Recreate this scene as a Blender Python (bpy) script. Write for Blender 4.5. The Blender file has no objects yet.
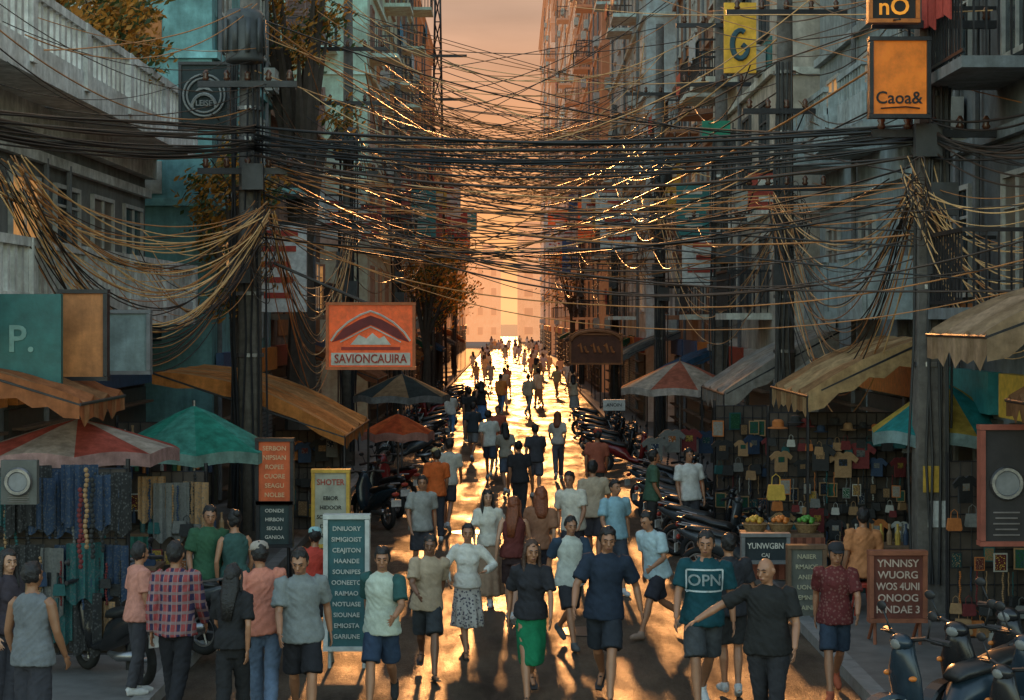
import bpy, math, random, time
from mathutils import Vector, Matrix, noise
from mathutils.bvhtree import BVHTree
R=random.Random(7); S=bpy.context.scene; C=S.collection
F=1800.; CH=3.9; PI=math.pi; rad=math.radians
TS=bpy.data.scenes.new('work'); TVL=TS.view_layers[0]
def P(px,py,Y): return Vector(((px-512)*Y/F,Y,CH-(py-320)*Y/F))
V=Vector
def evalmesh(ob):
    TS.collection.objects.link(ob); TVL.update(); me=bpy.data.meshes.new_from_object(ob.evaluated_get(TVL.depsgraph)); bpy.data.objects.remove(ob); return me
# ---------------- materials
MC={}
def mat(col,rough=.7,metal=0,var=.3,scale=5,bump=.2,emit=0,ecol=None,trans=0,kind='',col2=None,st=1,spec=.5):
    key=(tuple(col),rough,metal,var,scale,bump,emit,ecol,trans,kind,col2,st,spec)
    if key in MC: return MC[key]
    m=bpy.data.materials.new('mat'); m.use_nodes=True; nt=m.node_tree; N=nt.nodes; L=nt.links
    b=N['Principled BSDF']; out=N['Material Output']
    tc=N.new('ShaderNodeTexCoord'); mp=N.new('ShaderNodeMapping'); L.new(tc.outputs['Object'],mp.inputs[0]); mp.inputs['Scale'].default_value=(1,1,st)
    n=N.new('ShaderNodeTexNoise'); n.inputs['Scale'].default_value=scale; n.inputs['Detail'].default_value=7; n.inputs['Roughness'].default_value=.65
    L.new(mp.outputs[0],n.inputs['Vector'])
    rp=N.new('ShaderNodeValToRGB'); rp.color_ramp.elements[0].position=.32; rp.color_ramp.elements[1].position=.68
    c0=tuple(max(0,c*(1-var)) for c in col)+(1,); c1=tuple(min(1,c*(1+var*.7)) for c in col)+(1,)
    rp.color_ramp.elements[0].color=c0; rp.color_ramp.elements[1].color=c1
    L.new(n.outputs['Fac'],rp.inputs[0]); src=rp.outputs[0]
    def sepmath(ax,k,thr):
        sx=N.new('ShaderNodeSeparateXYZ'); L.new(tc.outputs['Object'],sx.inputs[0])
        m1=N.new('ShaderNodeMath'); m1.operation='MULTIPLY'; m1.inputs[1].default_value=k; L.new(sx.outputs[ax],m1.inputs[0])
        m2=N.new('ShaderNodeMath'); m2.operation='FRACT'; L.new(m1.outputs[0],m2.inputs[0])
        m3=N.new('ShaderNodeMath'); m3.operation='LESS_THAN'; m3.inputs[1].default_value=thr; L.new(m2.outputs[0],m3.inputs[0]); return m3.outputs[0]
    def mix(fac,a,c):
        x=N.new('ShaderNodeMix'); x.data_type='RGBA'; L.new(fac,x.inputs[0]); L.new(a,x.inputs[6]); x.inputs[7].default_value=tuple(c)+(1,); return x.outputs[2]
    if kind=='plaid':
        src=mix(sepmath(0,11,.4),src,(.04,.03,.07)); src=mix(sepmath(2,11,.3),src,(.22,.14,.14)); src=mix(sepmath(0,22,.15),src,(.26,.18,.18))
    if kind=='vstripe': src=mix(sepmath(0,8,.4),src,col2)
    if kind=='dots':
        vo=N.new('ShaderNodeTexVoronoi'); vo.inputs['Scale'].default_value=26; L.new(tc.outputs['Object'],vo.inputs['Vector'])
        l=N.new('ShaderNodeMath'); l.operation='LESS_THAN'; l.inputs[1].default_value=.35; L.new(vo.outputs['Distance'],l.inputs[0]); src=mix(l.outputs[0],src,col2)
    if kind=='wall':
        for sc3,s3,lo,fc in (((1,1,1),.9,.5,.7),((3,3,.5),1.3,.5,.5)):
            m9=N.new('ShaderNodeMapping'); m9.inputs['Scale'].default_value=sc3; L.new(tc.outputs['Object'],m9.inputs[0])
            n2=N.new('ShaderNodeTexNoise'); n2.inputs['Scale'].default_value=s3; n2.inputs['Detail'].default_value=9; n2.inputs['Roughness'].default_value=.7; L.new(m9.outputs[0],n2.inputs['Vector'])
            r2=N.new('ShaderNodeValToRGB'); r2.color_ramp.elements[0].position=.33; r2.color_ramp.elements[0].color=(lo*.8,lo*.72,lo*.62,1); r2.color_ramp.elements[1].position=.6; r2.color_ramp.elements[1].color=(1,1,1,1)
            L.new(n2.outputs['Fac'],r2.inputs[0]); x=N.new('ShaderNodeMix'); x.data_type='RGBA'; x.blend_type='MULTIPLY'; x.inputs[0].default_value=fc; L.new(src,x.inputs[6]); L.new(r2.outputs[0],x.inputs[7]); src=x.outputs[2]
    L.new(src,b.inputs['Base Color'])
    b.inputs['Roughness'].default_value=rough; b.inputs['Metallic'].default_value=metal; b.inputs['Specular IOR Level'].default_value=spec
    if bump:
        bp=N.new('ShaderNodeBump'); bp.inputs['Strength'].default_value=bump; bp.inputs['Distance'].default_value=.03
        L.new(n.outputs['Fac'],bp.inputs['Height']); L.new(bp.outputs[0],b.inputs['Normal'])
    if emit:
        b.inputs['Emission Strength'].default_value=emit
        if ecol: b.inputs['Emission Color'].default_value=tuple(ecol)+(1,)
        else: L.new(src,b.inputs['Emission Color'])
    if trans:
        tr=N.new('ShaderNodeBsdfTranslucent'); L.new(src,tr.inputs[0]); mx=N.new('ShaderNodeMixShader'); mx.inputs[0].default_value=trans
        L.new(b.outputs[0],mx.inputs[1]); L.new(tr.outputs[0],mx.inputs[2]); L.new(mx.outputs[0],out.inputs[0])
    MC[key]=m; return m
def cloth(c,**k): return mat(c,rough=.85,var=.2,scale=14,bump=.35,spec=.25,**k)
def canvas(c,**k): return mat(c,rough=.8,var=.3,scale=7,bump=.5,spec=.25,kind='wall',trans=.45,**k)
def paint(c,**k): return mat(c,rough=.45,var=.3,scale=9,bump=.08,**k)
BLACK=mat((.02,.02,.022),rough=.5,var=.3); DARKM=mat((.04,.04,.045),rough=.4,metal=.6); STEEL=mat((.3,.3,.31),rough=.35,metal=.9)
GREY=mat((.18,.18,.18),rough=.6); WHITE=paint((.6,.6,.57)); CONC=mat((.19,.17,.15),rough=.9,scale=9,bump=.5,kind='wall'); WOOD=mat((.16,.09,.05),rough=.7,st=.3,scale=14)
RUBBER=mat((.015,.015,.015),rough=.8); RED=paint((.4,.05,.03)); ORANGE=paint((.7,.2,.03)); TEAL=paint((.03,.2,.2)); YELLOW=paint((.6,.36,.05))
# ---------------- mesh builder
class MB:
    def __init__(s): s.v=[]; s.f=[]; s.m=[]; s.x=None; s.mi=0
    def add(s,vs,fs):
        o=len(s.v)
        if s.x is not None: vs=[s.x@V(p) for p in vs]
        s.v+= [tuple(p) for p in vs]; s.f+=[tuple(i+o for i in f) for f in fs]; s.m+=[s.mi]*len(fs)
    def loft(s,rings,cap=True):
        n=len(rings[0]); vs=[p for r in rings for p in r]; fs=[]
        for k in range(len(rings)-1):
            for i in range(n):
                j=(i+1)%n; fs.append((k*n+i,k*n+j,(k+1)*n+j,(k+1)*n+i))
        if cap: fs.append(tuple(range(n-1,-1,-1))); fs.append(tuple((len(rings)-1)*n+i for i in range(n)))
        s.add(vs,fs)
    def tube(s,pts,r,n=8,cap=True):
        pts=[V(p) for p in pts]; m=len(pts)
        if not hasattr(r,'__len__'): r=[r]*m
        t=(pts[1]-pts[0]).normalized(); u=V((0,0,1)) if abs(t.z)<.9 else V((1,0,0)); rings=[]
        for k in range(m):
            t=(pts[min(k+1,m-1)]-pts[max(k-1,0)])
            t=t.normalized() if t.length>1e-9 else V((0,0,1)); u=(u-t*u.dot(t))
            u=u.normalized() if u.length>1e-6 else t.orthogonal().normalized()
            w=t.cross(u); rings.append([pts[k]+(u*math.cos(a)+w*math.sin(a))*r[k] for a in [2*PI*i/n for i in range(n)]])
        s.loft(rings,cap)
    def ez(s,rs,n=16,amp=0,k=9):
        s.loft([[(q[1]*math.cos(a)*(1+amp*i/len(rs)*math.cos(k*a)),(q[3] if len(q)>3 else 0)+q[2]*math.sin(a)*(1+amp*i/len(rs)*math.cos(k*a)),q[0]) for a in [2*PI*j/n for j in range(n)]] for i,q in enumerate(rs)])
    def ell(s,c,r,nu=12,nv=8,fn=None,M=None):
        c=V(c); rs=[]
        for k in range(1,nv):
            ph=-PI/2+PI*k/nv; rs.append([V((r[0]*math.cos(ph)*math.cos(2*PI*i/nu),r[1]*math.cos(ph)*math.sin(2*PI*i/nu),r[2]*math.sin(ph))) for i in range(nu)])
        rs=[[V((0,0,-r[2]*.999))+p*.001 for p in rs[0]]]+rs+[[V((0,0,r[2]*.999))+p*.001 for p in rs[-1]]]
        if M is not None: rs=[[M@p for p in q] for q in rs]
        rs=[[p+c for p in q] for q in rs]
        if fn: rs=[[fn(p) for p in q] for q in rs]
        s.loft(rs)
    def box(s,c,d,rz=0,M=None):
        x,y,z=[q/2 for q in d]; vs=[V(p) for p in ((-x,-y,-z),(x,-y,-z),(x,y,-z),(-x,y,-z),(-x,-y,z),(x,-y,z),(x,y,z),(-x,y,z))]
        if rz: M=Matrix.Rotation(rz,3,'Z')
        if M is not None: vs=[M@p for p in vs]
        s.add([p+V(c) for p in vs],[(3,2,1,0),(4,5,6,7),(0,1,5,4),(1,2,6,5),(2,3,7,6),(3,0,4,7)])
    def lathe(s,prof,c=(0,0,0),n=16): s.loft([[(c[0]+r*math.cos(2*PI*i/n),c[1]+r*math.sin(2*PI*i/n),c[2]+z) for i in range(n)] for r,z in prof])
    def poly(s,pts,y,th):
        n=len(pts); vs=[(a,y,b) for a,b in pts]+[(a,y+th,b) for a,b in pts]
        s.add(vs,[tuple(range(n)),tuple(range(2*n-1,n-1,-1))]+[(i,i+n,(i+1)%n+n,(i+1)%n) for i in range(n)])
    def torus(s,c,Rr,r,ax='X',n=24,k=8):
        rings=[]
        for i in range(n+1):
            a=2*PI*i/n; d=V((0,math.cos(a),math.sin(a))) if ax=='X' else (V((math.cos(a),0,math.sin(a))) if ax=='Y' else V((math.cos(a),math.sin(a),0)))
            o=V((1,0,0)) if ax=='X' else (V((0,1,0)) if ax=='Y' else V((0,0,1)))
            rings.append([V(c)+d*(Rr+r*math.cos(2*PI*j/k))+o*(r*math.sin(2*PI*j/k)) for j in range(k)])
        s.loft(rings,False)
    def mesh(s,name='m'):
        me=bpy.data.meshes.new(name); me.from_pydata(s.v,[],s.f)
        if any(s.m): me.polygons.foreach_set('material_index',s.m)
        return me
    def build(s,name,mats,parent=None,smooth=False,loc=None,rz=0):
        return link(name,s.mesh(name),mats,parent,smooth,loc,rz)
def link(name,me,mats=None,parent=None,smooth=False,loc=None,rz=0):
    if mats is not None:
        if not isinstance(mats,(list,tuple)): mats=[mats]
        if not me.materials:
            for m in mats: me.materials.append(m)
    if smooth and me.polygons: me.polygons.foreach_set('use_smooth',[True]*len(me.polygons))
    o=bpy.data.objects.new(name,me); C.objects.link(o)
    if parent: o.parent=parent
    if loc is not None: o.location=loc
    if rz: o.rotation_euler.z=rz
    return o
def tag(o,label,cat,group=None):
    o['label']=label; o['category']=cat
    if group: o['group']=group
    return o
def thing(name,label,cat,loc=(0,0,0),rz=0,group=None):
    o=bpy.data.objects.new(name,None); C.objects.link(o); o.location=loc; o.rotation_euler=(0,0,rz); return tag(o,label,cat,group)
def struct(o): o['kind']='structure'; return o
KIDS={}
def dup(o,loc=None,rz=None,label=None,group=None,parent=None):
    def grab(x): return (x,[grab(c) for c in x.children])
    if o.name not in KIDS: KIDS[o.name]=grab(o)
    def mk(t,par):
        c=t[0].copy(); C.objects.link(c)
        if par: c.parent=par
        for q in t[1]: mk(q,c)
        return c
    c=mk(KIDS[o.name],parent)
    if loc is not None: c.location=loc
    if rz is not None: c.rotation_euler.z=rz
    if label: c['label']=label
    if group: c['group']=group
    return c
def recol(o,mp):
    for ch in o.children_recursive:
        k=ch.name.split('.')[0]
        if k in mp: ch.material_slots[0].link='OBJECT'; ch.material_slots[0].material=mp[k]
def bake(mb,vox,sm=3,wr=0,seed=0):
    me=mb.mesh(); ob=bpy.data.objects.new('tmp',me)
    r=ob.modifiers.new('r','REMESH'); r.mode='VOXEL'; r.voxel_size=vox; r.use_smooth_shade=True
    if sm: s=ob.modifiers.new('s','SMOOTH'); s.factor=.5; s.iterations=sm
    out=evalmesh(ob); bpy.data.meshes.remove(me)
    if wr:
        nn=noise.noise
        for v in out.vertices:
            p=v.co; f=nn(V((p.x*7+seed,p.y*7,p.z*5)))
            f2=1-abs(nn(V((p.x*9+seed,p.y*9,p.z*16+p.x*14))))*2.2
            v.co=p+v.normal*wr*(f*1.1+.8*f2)
    out.polygons.foreach_set('use_smooth',[True]*len(out.polygons)); return out
TC={}
def text_mesh(t,size):
    k=(t,size)
    if k in TC: return TC[k]
    cu=bpy.data.curves.new('t','FONT'); cu.body=t; cu.size=size; cu.align_x='CENTER'; cu.align_y='CENTER'; cu.resolution_u=3; cu.extrude=.003; cu.offset=size*.014
    me=evalmesh(bpy.data.objects.new('t',cu)); me.materials.clear(); TC[k]=me; return me
def text(t,size,loc,m,parent,rz=0,name='lettering',w=None):
    me=text_mesh(t,size).copy(); o=link(name,me,m,parent,loc=loc); o.rotation_euler=(PI/2,0,rz)
    if w and len(me.vertices):
        ww=max(v.co.x for v in me.vertices)-min(v.co.x for v in me.vertices)
        if ww>w: o.scale=(w/ww,1,1)
    return o
# ---------------- people
SK={'a':(.36,.17,.095),'b':(.27,.125,.065),'c':(.44,.235,.145),'d':(.2,.095,.055)}
HAIRC={'k':(.014,.012,.012),'r':(.2,.055,.02),'g':(.2,.19,.18),'n':(.06,.028,.016)}
PR_=random.Random(99)
def person(H=1.7,st=.6,top='tee',tc=(.1,.1,.1),bot='shorts',bc=(.03,.03,.04),hair='short',hc='k',sk='a',fem=False,vox=.009,
           arms=None,legs=None,lean=0,head=None,shoe=(.5,.5,.5),label='',group=None,loc=(0,0,0),rz=0,face=True,tkind='',tc2=None,bkind='',bc2=None,sleeve=None,seed=0,cap=None,fat=1,hem=None,sandal=False):
    root=thing('person',label,'person',loc,rz,group); k=H/1.7; root.scale=(k,k,k)
    fx=.9 if fem else 1.0; fx*=fat; skm=mat(SK[sk],rough=.42,var=.15,scale=9,bump=.08)
    rr=PR_.uniform
    if head is None: head=(rr(-22,22),rr(0,10))
    if legs is None:
        a=abs(st); fr=(31*a,4+8*a); bk=(-20*a,6+38*a); legs=(fr,bk) if st>0 else (bk,fr)
    if arms is None: arms=((-32*st,rr(6,16),rr(12,30)+24*max(0,-st),rr(-8,6)),(32*st,rr(6,16),rr(12,30)+24*max(0,st),rr(-8,6)))
    J={}; low=9; sway=.018*(1 if st>0 else -1)*min(1,abs(st)*2)
    for sx,(a,b) in zip((1,-1),legs):
        a=rad(a); c=a-rad(b); hip=V((sx*.09*fx,0,.90)); kn=hip+V((-sx*.04+sway,-math.sin(a),-math.cos(a)))*.43; an=kn+V((-sx*.05+sway,-math.sin(c),-math.cos(c)))*.41
        pt=.7 if c<-.45 else (.4 if c<-.3 else (.0 if c<.25 else -.15))
        f=V((sx*.18,-1,-pt)).normalized(); up=V((0,-pt,1)).normalized()
        heel=an-up*.06-f*.045; toe=an-up*.062+f*.175; J[sx]=(hip,kn,an,f,up,heel,toe); low=min(low,heel.z-.022,toe.z-.016)
    base=Matrix.Translation((0,0,-low)); sh_=rad(rr(-4,4)+2*st)
    UP=base@Matrix.Translation((0,0,.95))@Matrix.Rotation(rad(lean+2),4,'X')@Matrix.Rotation(rad(st*10),4,'Z')@Matrix.Rotation(sh_,4,'Y')@Matrix.Translation((0,0,-.95))
    HM=UP@Matrix.Translation((0,0,1.49))@Matrix.Rotation(rad(head[0]-st*10),4,'Z')@Matrix.Rotation(rad(head[1]),4,'X')@Matrix.Rotation(-sh_*.7,4,'Y')@Matrix.Translation((0,0,-1.49))
    A={}
    for sx,(s_,o_,e_,o2) in zip((1,-1),arms):
        s_,o_,e_,o2=map(rad,(s_,o_,e_,o2)); sh=V((sx*.175*fx,0,1.385)); u=V((sx*math.sin(o_),-math.sin(s_)*math.cos(o_),-math.cos(s_)*math.cos(o_)))
        w=V((sx*math.sin(o2),-math.sin(s_+e_)*math.cos(o2),-math.cos(s_+e_)*math.cos(o2))); el=sh+u*.28; A[sx]=(sh,el,el+w*.25,w)
    b=MB(); b.x=UP
    b.ez([(.80,.09*fx,.07),(.88,.145*fx,.10),(.95,.15*fx,.105),(1.05,.125*fx,.09),(1.18,.135*fx,.10),(1.30,.155*fx,.105),(1.38,.15*fx,.085),(1.43,.085,.065),(1.46,.05,.05)])
    b.tube([(0,.01,1.38),(0,0,1.46),(0,-.012,1.54)],[.06,.05,.052],10)
    fr=.8 if fem else 1
    for sx in (1,-1):
        sh,el,wr,w=A[sx]
        b.tube([sh-V((sx*.03,0,0)),sh+(el-sh)*.15,sh+(el-sh)*.55,el,el+w*.07,wr],[.045,.052*fr,.046*fr,.036*fr,.039*fr,.025*fr],10)
        n=V((0,-1,0)); n=(n-w*n.dot(w))
        n=n.normalized() if n.length>.2 else V((0,0,1)); t=w.cross(n)*sx
        if t.x*sx>0: t=-t
        Mx=Matrix((n,t,w)).transposed(); b.ell(wr+w*.045,(.036,.016,.055),8,6,M=Mx)
        if vox<.012:
            for i,ln in enumerate((.055,.072,.078,.068)):
                q=wr+w*.08+n*(-.03+.02*i); d=(w+n*(-.2+.13*i)+t*.15).normalized(); d2=(d+t*.55).normalized(); b.tube([q,q+d*ln*.5,q+d*ln*.5+d2*ln*.5],[.0092,.0085,.007],6)
            q=wr+w*.03+n*.026; d=(w*.7+n*.7+t*.25).normalized(); b.tube([q,q+d*.03,q+d*.03+(d+w).normalized()*.03],[.011,.0095,.008],6)
        else: b.tube([wr+w*.07,wr+w*.13+t*.01,wr+w*.165+t*.03],[.028,.022,.012],6)
    hw=rr(.93,1.05); b.x=HM; b.ell((0,-.008,1.595),(.072*hw,.092,.108)); b.ell((0,-.042,1.54),(.05*hw,.055,.058)); b.ell((0,-.06,1.507),(.026,.03,.02))
    if face:
        b.tube([(0,-.093,1.612),(0,-.121,1.568),(0,-.10,1.557)],[.009,.015,.009],6); b.tube([(-.045,-.078,1.622),(0,-.094,1.62),(.045,-.078,1.622)],.012,6)
        for sx in (1,-1): b.ell((sx*.076*hw,.004,1.588),(.011,.02,.03),8,6); b.ell((sx*.042,-.07,1.567),(.018,.018,.016),8,6)
        b.ell((0,-.098,1.534),(.021,.011,.009),8,6)
    b.x=base
    for sx in (1,-1):
        hip,kn,an,f,up,heel,toe=J[sx]; calf=kn+(an-kn)*.3+V((0,.012,0))
        b.tube([hip+V((0,0,.03)),hip+(kn-hip)*.35,kn+(hip-kn)*.15,kn,calf,kn+(an-kn)*.75,an],[.08*fx,.075*fx,.054,.048,.053,.036,.034],10)
        b.tube([an+up*.01,heel+up*.02,heel+f*.1+up*.025,toe-f*.02+up*.008],[.034,.032,.033,.022],8)
        shm=MB(); shm.x=base
        if sandal or shoe is None:
            sd=f.cross(up); shm.loft([[q-sd*wd,q+sd*wd,q+sd*wd+up*.018,q-sd*wd+up*.018] for q,wd in ((heel-f*.02-up*.015,.03),(heel+f*.08-up*.015,.034),(toe-f*.03-up*.015,.045),(toe+f*.03-up*.015,.03))])
            shm.tube([heel+f*.1+sd*.04+up*.01,heel+f*.13+up*.055,heel+f*.1-sd*.04+up*.01],.008,5)
            shm.build('sandal',BLACK,root)
        else:
            shm.tube([an+up*.03,an-up*.01,heel+up*.018,],[.046,.048,.04],10); shm.tube([heel-f*.005+up*.015,heel+f*.09+up*.02,toe-f*.04+up*.014,toe+f*.025+up*.006],[.04,.046,.046,.025],10)
            link('shoe',bake(shm,.013 if vox<.012 else .022,2),cloth(shoe),root,True)
    link('body',bake(b,vox,2),skm,root,True)
    cv=max(vox*1.4,.012); wr_=.010 if vox<.015 else 0
    t=MB(); t.x=UP; hz=hem or (.83 if not fem else .89); cw=.9 if fem else 1
    rings=[(hz,.203*fx,.162),(hz+.06,.20*fx,.157),(hz+.14,.186*fx,.142),(1.08,(.142 if fem else .168)*fx,.12),(1.16,.158*fx,.118),(1.28,.178*fx,.122,-.004),(1.36,.178*fx,.108),(1.41,.13*fx,.085),(1.44,.078,.066)]
    if top!='tank': rings.append((1.462,.06,.057))
    t.ez(rings,20)
    if fem:
        for sx in (1,-1): t.ell((sx*.07,-.085,1.25),(.062,.05,.06),10,8)
    slm=[]
    for sx in (1,-1):
        sh,el,wr,w=A[sx]; in_=sh-V((sx*.05,0,-.01)); d=MB(); d.x=UP; g=d if sleeve else t
        if top=='tee': g.tube([in_,sh,sh+(el-sh)*.35,sh+(el-sh)*.78],[.06,.073*cw,.07*cw,.076*cw],12)
        elif top=='long': g.tube([in_,sh,sh+(el-sh)*.5,el,el+w*.12,wr-w*.01],[.06,.07*cw,.062*cw,.055,.05,.042],12)
        if sleeve: slm.append(d)
    ct=cloth(tc,kind=tkind,col2=tc2) ; tm=bake(t,cv,3,wr_,seed)
    tp=link('shirt' if top!='tank' else 'tank_top',tm,ct,root,True)
    for d in slm: link('sleeve',bake(d,cv,2,wr_*.7,seed),cloth(sleeve),root,True)
    q=MB(); q.x=base
    yy=(J[1][1].y+J[-1][1].y)/2; ln=max(abs(J[1][1].y-yy),abs(J[-1][1].y-yy))
    if bot=='skirt': q.ez([(1.0,.12,.09),(.93,.15,.115),(.8,.175,.135,yy*.3),(.62,.19,.15+ln*.6,yy*.7),(.46,.2,.16+ln,yy),(.40,.205,.165+ln,yy)],40,.16,10)
    elif bot=='wrap': q.ez([(1.0,.12,.09),(.93,.15,.115),(.82,.16,.128,yy*.3),(.64,.15,.11+ln*.6,yy*.7),(.48,.132,.10+ln,yy),(.43,.13,.10+ln,yy)],40,.06,5)
    elif bot=='longskirt': q.ez([(1.0,.12,.09),(.93,.15,.115),(.7,.19,.16),(.4,.21,.24),(.16,.235,.31)],40,.12,9)
    else:
        q.ez([(.80,.12*fx,.10),(.88,.15*fx,.112),(.96,.14*fx,.105),(1.0,.125*fx,.095)],18)
        for sx in (1,-1):
            hip,kn,an,f,up,heel,toe=J[sx]
            if bot=='shorts': q.tube([hip+V((-sx*.01,0,.0)),hip+(kn-hip)*.28+V((-sx*.006,0,0)),hip+(kn-hip)*.88],[.082*fx,.094*fx,.100*fx],14)
            else: q.tube([hip+V((-sx*.01,0,.0)),hip+(kn-hip)*.3,kn+(hip-kn)*.1,kn,kn+(an-kn)*.5,an+(kn-an)*.04],[.082*fx,.09*fx,.075,.072,.064,.062],14)
    link({'shorts':'shorts','pants':'trousers'}.get(bot,'skirt'),bake(q,cv,3,wr_*.8,seed+3),cloth(bc,kind=bkind,col2=bc2),root,True)
    h=MB(); h.x=HM; sd=seed; hv=rr(.0,.02)
    def hf(p):
        q=p+(p-V((0,0,1.6))).normalized()*.016*noise.noise(p*24+V((sd,0,0)))
        if q.y<-.035 and q.z<1.648+hv+.02*noise.noise(V((p.x*30+sd,0,0))): q=V((q.x*.5,q.y*.5,q.z))
        return q
    if hair!='bald':
        h.ell((0,.012,1.616),(.083,.1,.1+hv),32,24,hf)
        if hair in('long','vlong'):
            zb=1.30 if hair=='long' else 1.16
            h.ez([(1.62,.07,.05,.05),(1.54,.088,.055,.045),(1.46,.092,.05,.055),(1.38,.085,.045,.085),(zb,.05,.025,.105)],26,.1,7)
            for sx in (1,-1): h.tube([(sx*.068,-.03,1.66),(sx*.08,-.025,1.58),(sx*.08,-.01,1.5),(sx*.088,-.04,1.42),(sx*.085,-.085,1.34)],[.018,.02,.022,.02,.008],8)
        if hair=='bun': h.ell((0,.1,1.66),(.045,.045,.045),12,8)
        link('hair',h.mesh('hair'),mat(HAIRC[hc],rough=.45,var=.4,scale=40,bump=.6),root,True)
    if cap:
        c=MB(); c.x=HM; c.lathe([(.09,1.64),(.092,1.66),(.083,1.70),(.05,1.725),(.01,1.73)],(0,.005,0),20); c.ell((0,-.1,1.648),(.068,.075,.009),16,6); c.build('cap',cloth(cap),root,True)
    if face:
        for sx in (1,-1):
            e=MB(); e.x=HM; e.ell((sx*.029,-.088,1.598),(.013,.009,.006),8,6); e.build('eye',mat((.02,.015,.012),rough=.2),root,True)
        e=MB(); e.x=HM
        e.tube([(-.045,-.088,1.62),(-.03,-.098,1.626),(-.013,-.105,1.62),(0,-.095,1.62),(.013,-.105,1.62),(.03,-.098,1.626),(.045,-.088,1.62)],[.003,.005,.004,.0005,.004,.005,.003],5)
        e.build('eyebrows',BLACK,root)
        e=MB(); e.x=HM; e.ell((0,-.108,1.536),(.02,.005,.005),8,6); e.build('mouth',mat((.2,.06,.05),rough=.5),root,True)
    return root,tp,UP
def placed(px,hy,H,PH=None,**k):
    h=PH or H
    Y=F*(CH-h)/(hy-320); x=(px-512)*Y/F; z=0
    if abs(x)>3.6: z=.12; Y=F*(CH-h-z)/(hy-320); x=(px-512)*Y/F
    k.setdefault('vox',.0085 if Y<20.5 else (.0115 if Y<24 else (.014 if Y<32 else .02))); k.setdefault('face',Y<34)
    return person(H=H,loc=(x,Y,z),rz=rad(k.pop('rot',0)),seed=px*.37,**k)
def printed(pr,me,m,z=0,dx=0):
    root,tp,UP=pr; bv=BVHTree.FromPolygons([v.co for v in tp.data.vertices],[p.vertices for p in tp.data.polygons])
    for v in me.vertices:
        x,zz=v.co.x+dx,v.co.y+z; hit=bv.ray_cast(V((x,-1,zz)),V((0,1,0)))
        v.co=(x,(hit[0].y if hit[0] else -.1)-.007,zz)
    link('shirt_print',me,m,root)
PW=placed
PW(176,548,1.72,rot=172,st=.4,tc=(.3,.06,.06),tkind='plaid',top='long',bot='pants',bc=(.02,.02,.025),label='person seen from behind in a red and navy plaid shirt and dark trousers',sk='b')
PW(232,568,1.6,rot=170,st=-.5,fem=True,tc=(.02,.02,.022),bot='pants',bc=(.02,.02,.022),hair='vlong',label='person with long black hair seen from behind, all in black')
PW(265,546,1.7,rot=190,st=.5,tc=(.6,.22,.15),bot='pants',bc=(.12,.17,.26),cap=(.35,.3,.26),label='person in a salmon shirt, blue jeans and pale cap walking away')
PW(302,548,1.72,rot=10,st=.6,tc=(.2,.22,.22),bc=(.02,.02,.025),head=(-15,20),label='person in a grey T-shirt looking down beside the teal menu board',sandal=True,fat=1.05)
PW(382,545,1.66,rot=-8,st=-.8,tc=(.45,.5,.42),bc=(.03,.05,.09),sleeve=(.03,.09,.085),head=(10,6),label='person in a white shirt with dark green sleeves and navy shorts',shoe=(.03,.03,.03))
PW(427,532,1.58,rot=6,st=.9,tc=(.38,.29,.2),bc=(.04,.045,.05),label='person in a plain beige T-shirt and dark shorts striding forward',sk='d',sandal=True,head=(-8,8))
PW(467,523,1.53,rot=12,st=-.7,fem=True,top='long',tc=(.58,.56,.5),bot='skirt',bc=(.4,.37,.33),bkind='dots',bc2=(.08,.07,.09),hair='bun',label='person in a white long-sleeved top and patterned grey skirt, elbows out',arms=((10,42,70,-30),(5,30,50,-10)),sandal=True)
PW(489,490,1.57,rot=-10,st=.6,fem=True,tc=(.58,.56,.48),bot='longskirt',bc=(.3,.2,.13),hair='long',label='person in a white top and long tan skirt behind the elbows-out walker',sk='c')
PW(513,497,1.62,rot=176,st=.6,fem=True,top='tank',tc=(.12,.03,.025),bot='shorts',bc=(.05,.03,.03),hair='vlong',hc='r',label='person with very long auburn hair seen from behind in a dark red top',sk='c')
PW(538,490,1.66,rot=184,st=-.5,fem=True,tc=(.25,.12,.07),bot='shorts',bc=(.03,.03,.04),hair='long',hc='r',label='person in a brown top with shoulder-length hair, beside the auburn-haired one',sk='c')
PW(531,538,1.66,rot=3,st=-.8,fem=True,tc=(.025,.025,.03),bot='wrap',bc=(.008,.15,.065),hair='vlong',hc='n',label='person with dark brown hair in a black top and green wrap skirt',sk='a',sandal=True,head=(10,6),arms=((22,12,18,2),(-20,14,20,4)))
PW(570,515,1.58,rot=22,st=-.8,tc=(.45,.47,.42),sleeve=(.03,.05,.08),bc=(.03,.03,.035),label='person in a pale shirt with navy sleeves behind the green skirt',shoe=(.1,.1,.1))
PW(604,525,1.8,rot=-5,st=.8,tc=(.02,.03,.05),bc=(.025,.03,.04),label='tall person in a navy T-shirt and dark shorts, arms held out',arms=((-14,28,25,14),(20,24,26,6)),sandal=True,head=(8,10))
PW(615,480,1.62,rot=14,st=.6,tc=(.25,.42,.5),bc=(.05,.06,.08),label='person in a light blue T-shirt behind the tall navy T-shirt')
PW(657,507,1.6,rot=-55,st=.9,tc=(.4,.52,.56),bc=(.03,.03,.04),lean=12,label='person in a pale blue shirt leaning forward and walking left',arms=((20,15,60,0),(-10,10,20,5)),shoe=(.3,.2,.15))
pt=PW(703,531,1.8,rot=2,st=-.6,tc=(.01,.06,.075),bc=(.06,.065,.07),label='tall person in a dark teal T-shirt with a white boxed print',fat=1.06,arms=((-8,14,14,8),(14,12,20,2)),shoe=(.6,.6,.6),head=(-12,6))
WTm=cloth((.5,.55,.55)); printed(pt,text_mesh('OPN',.15).copy(),WTm,1.25)
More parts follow.
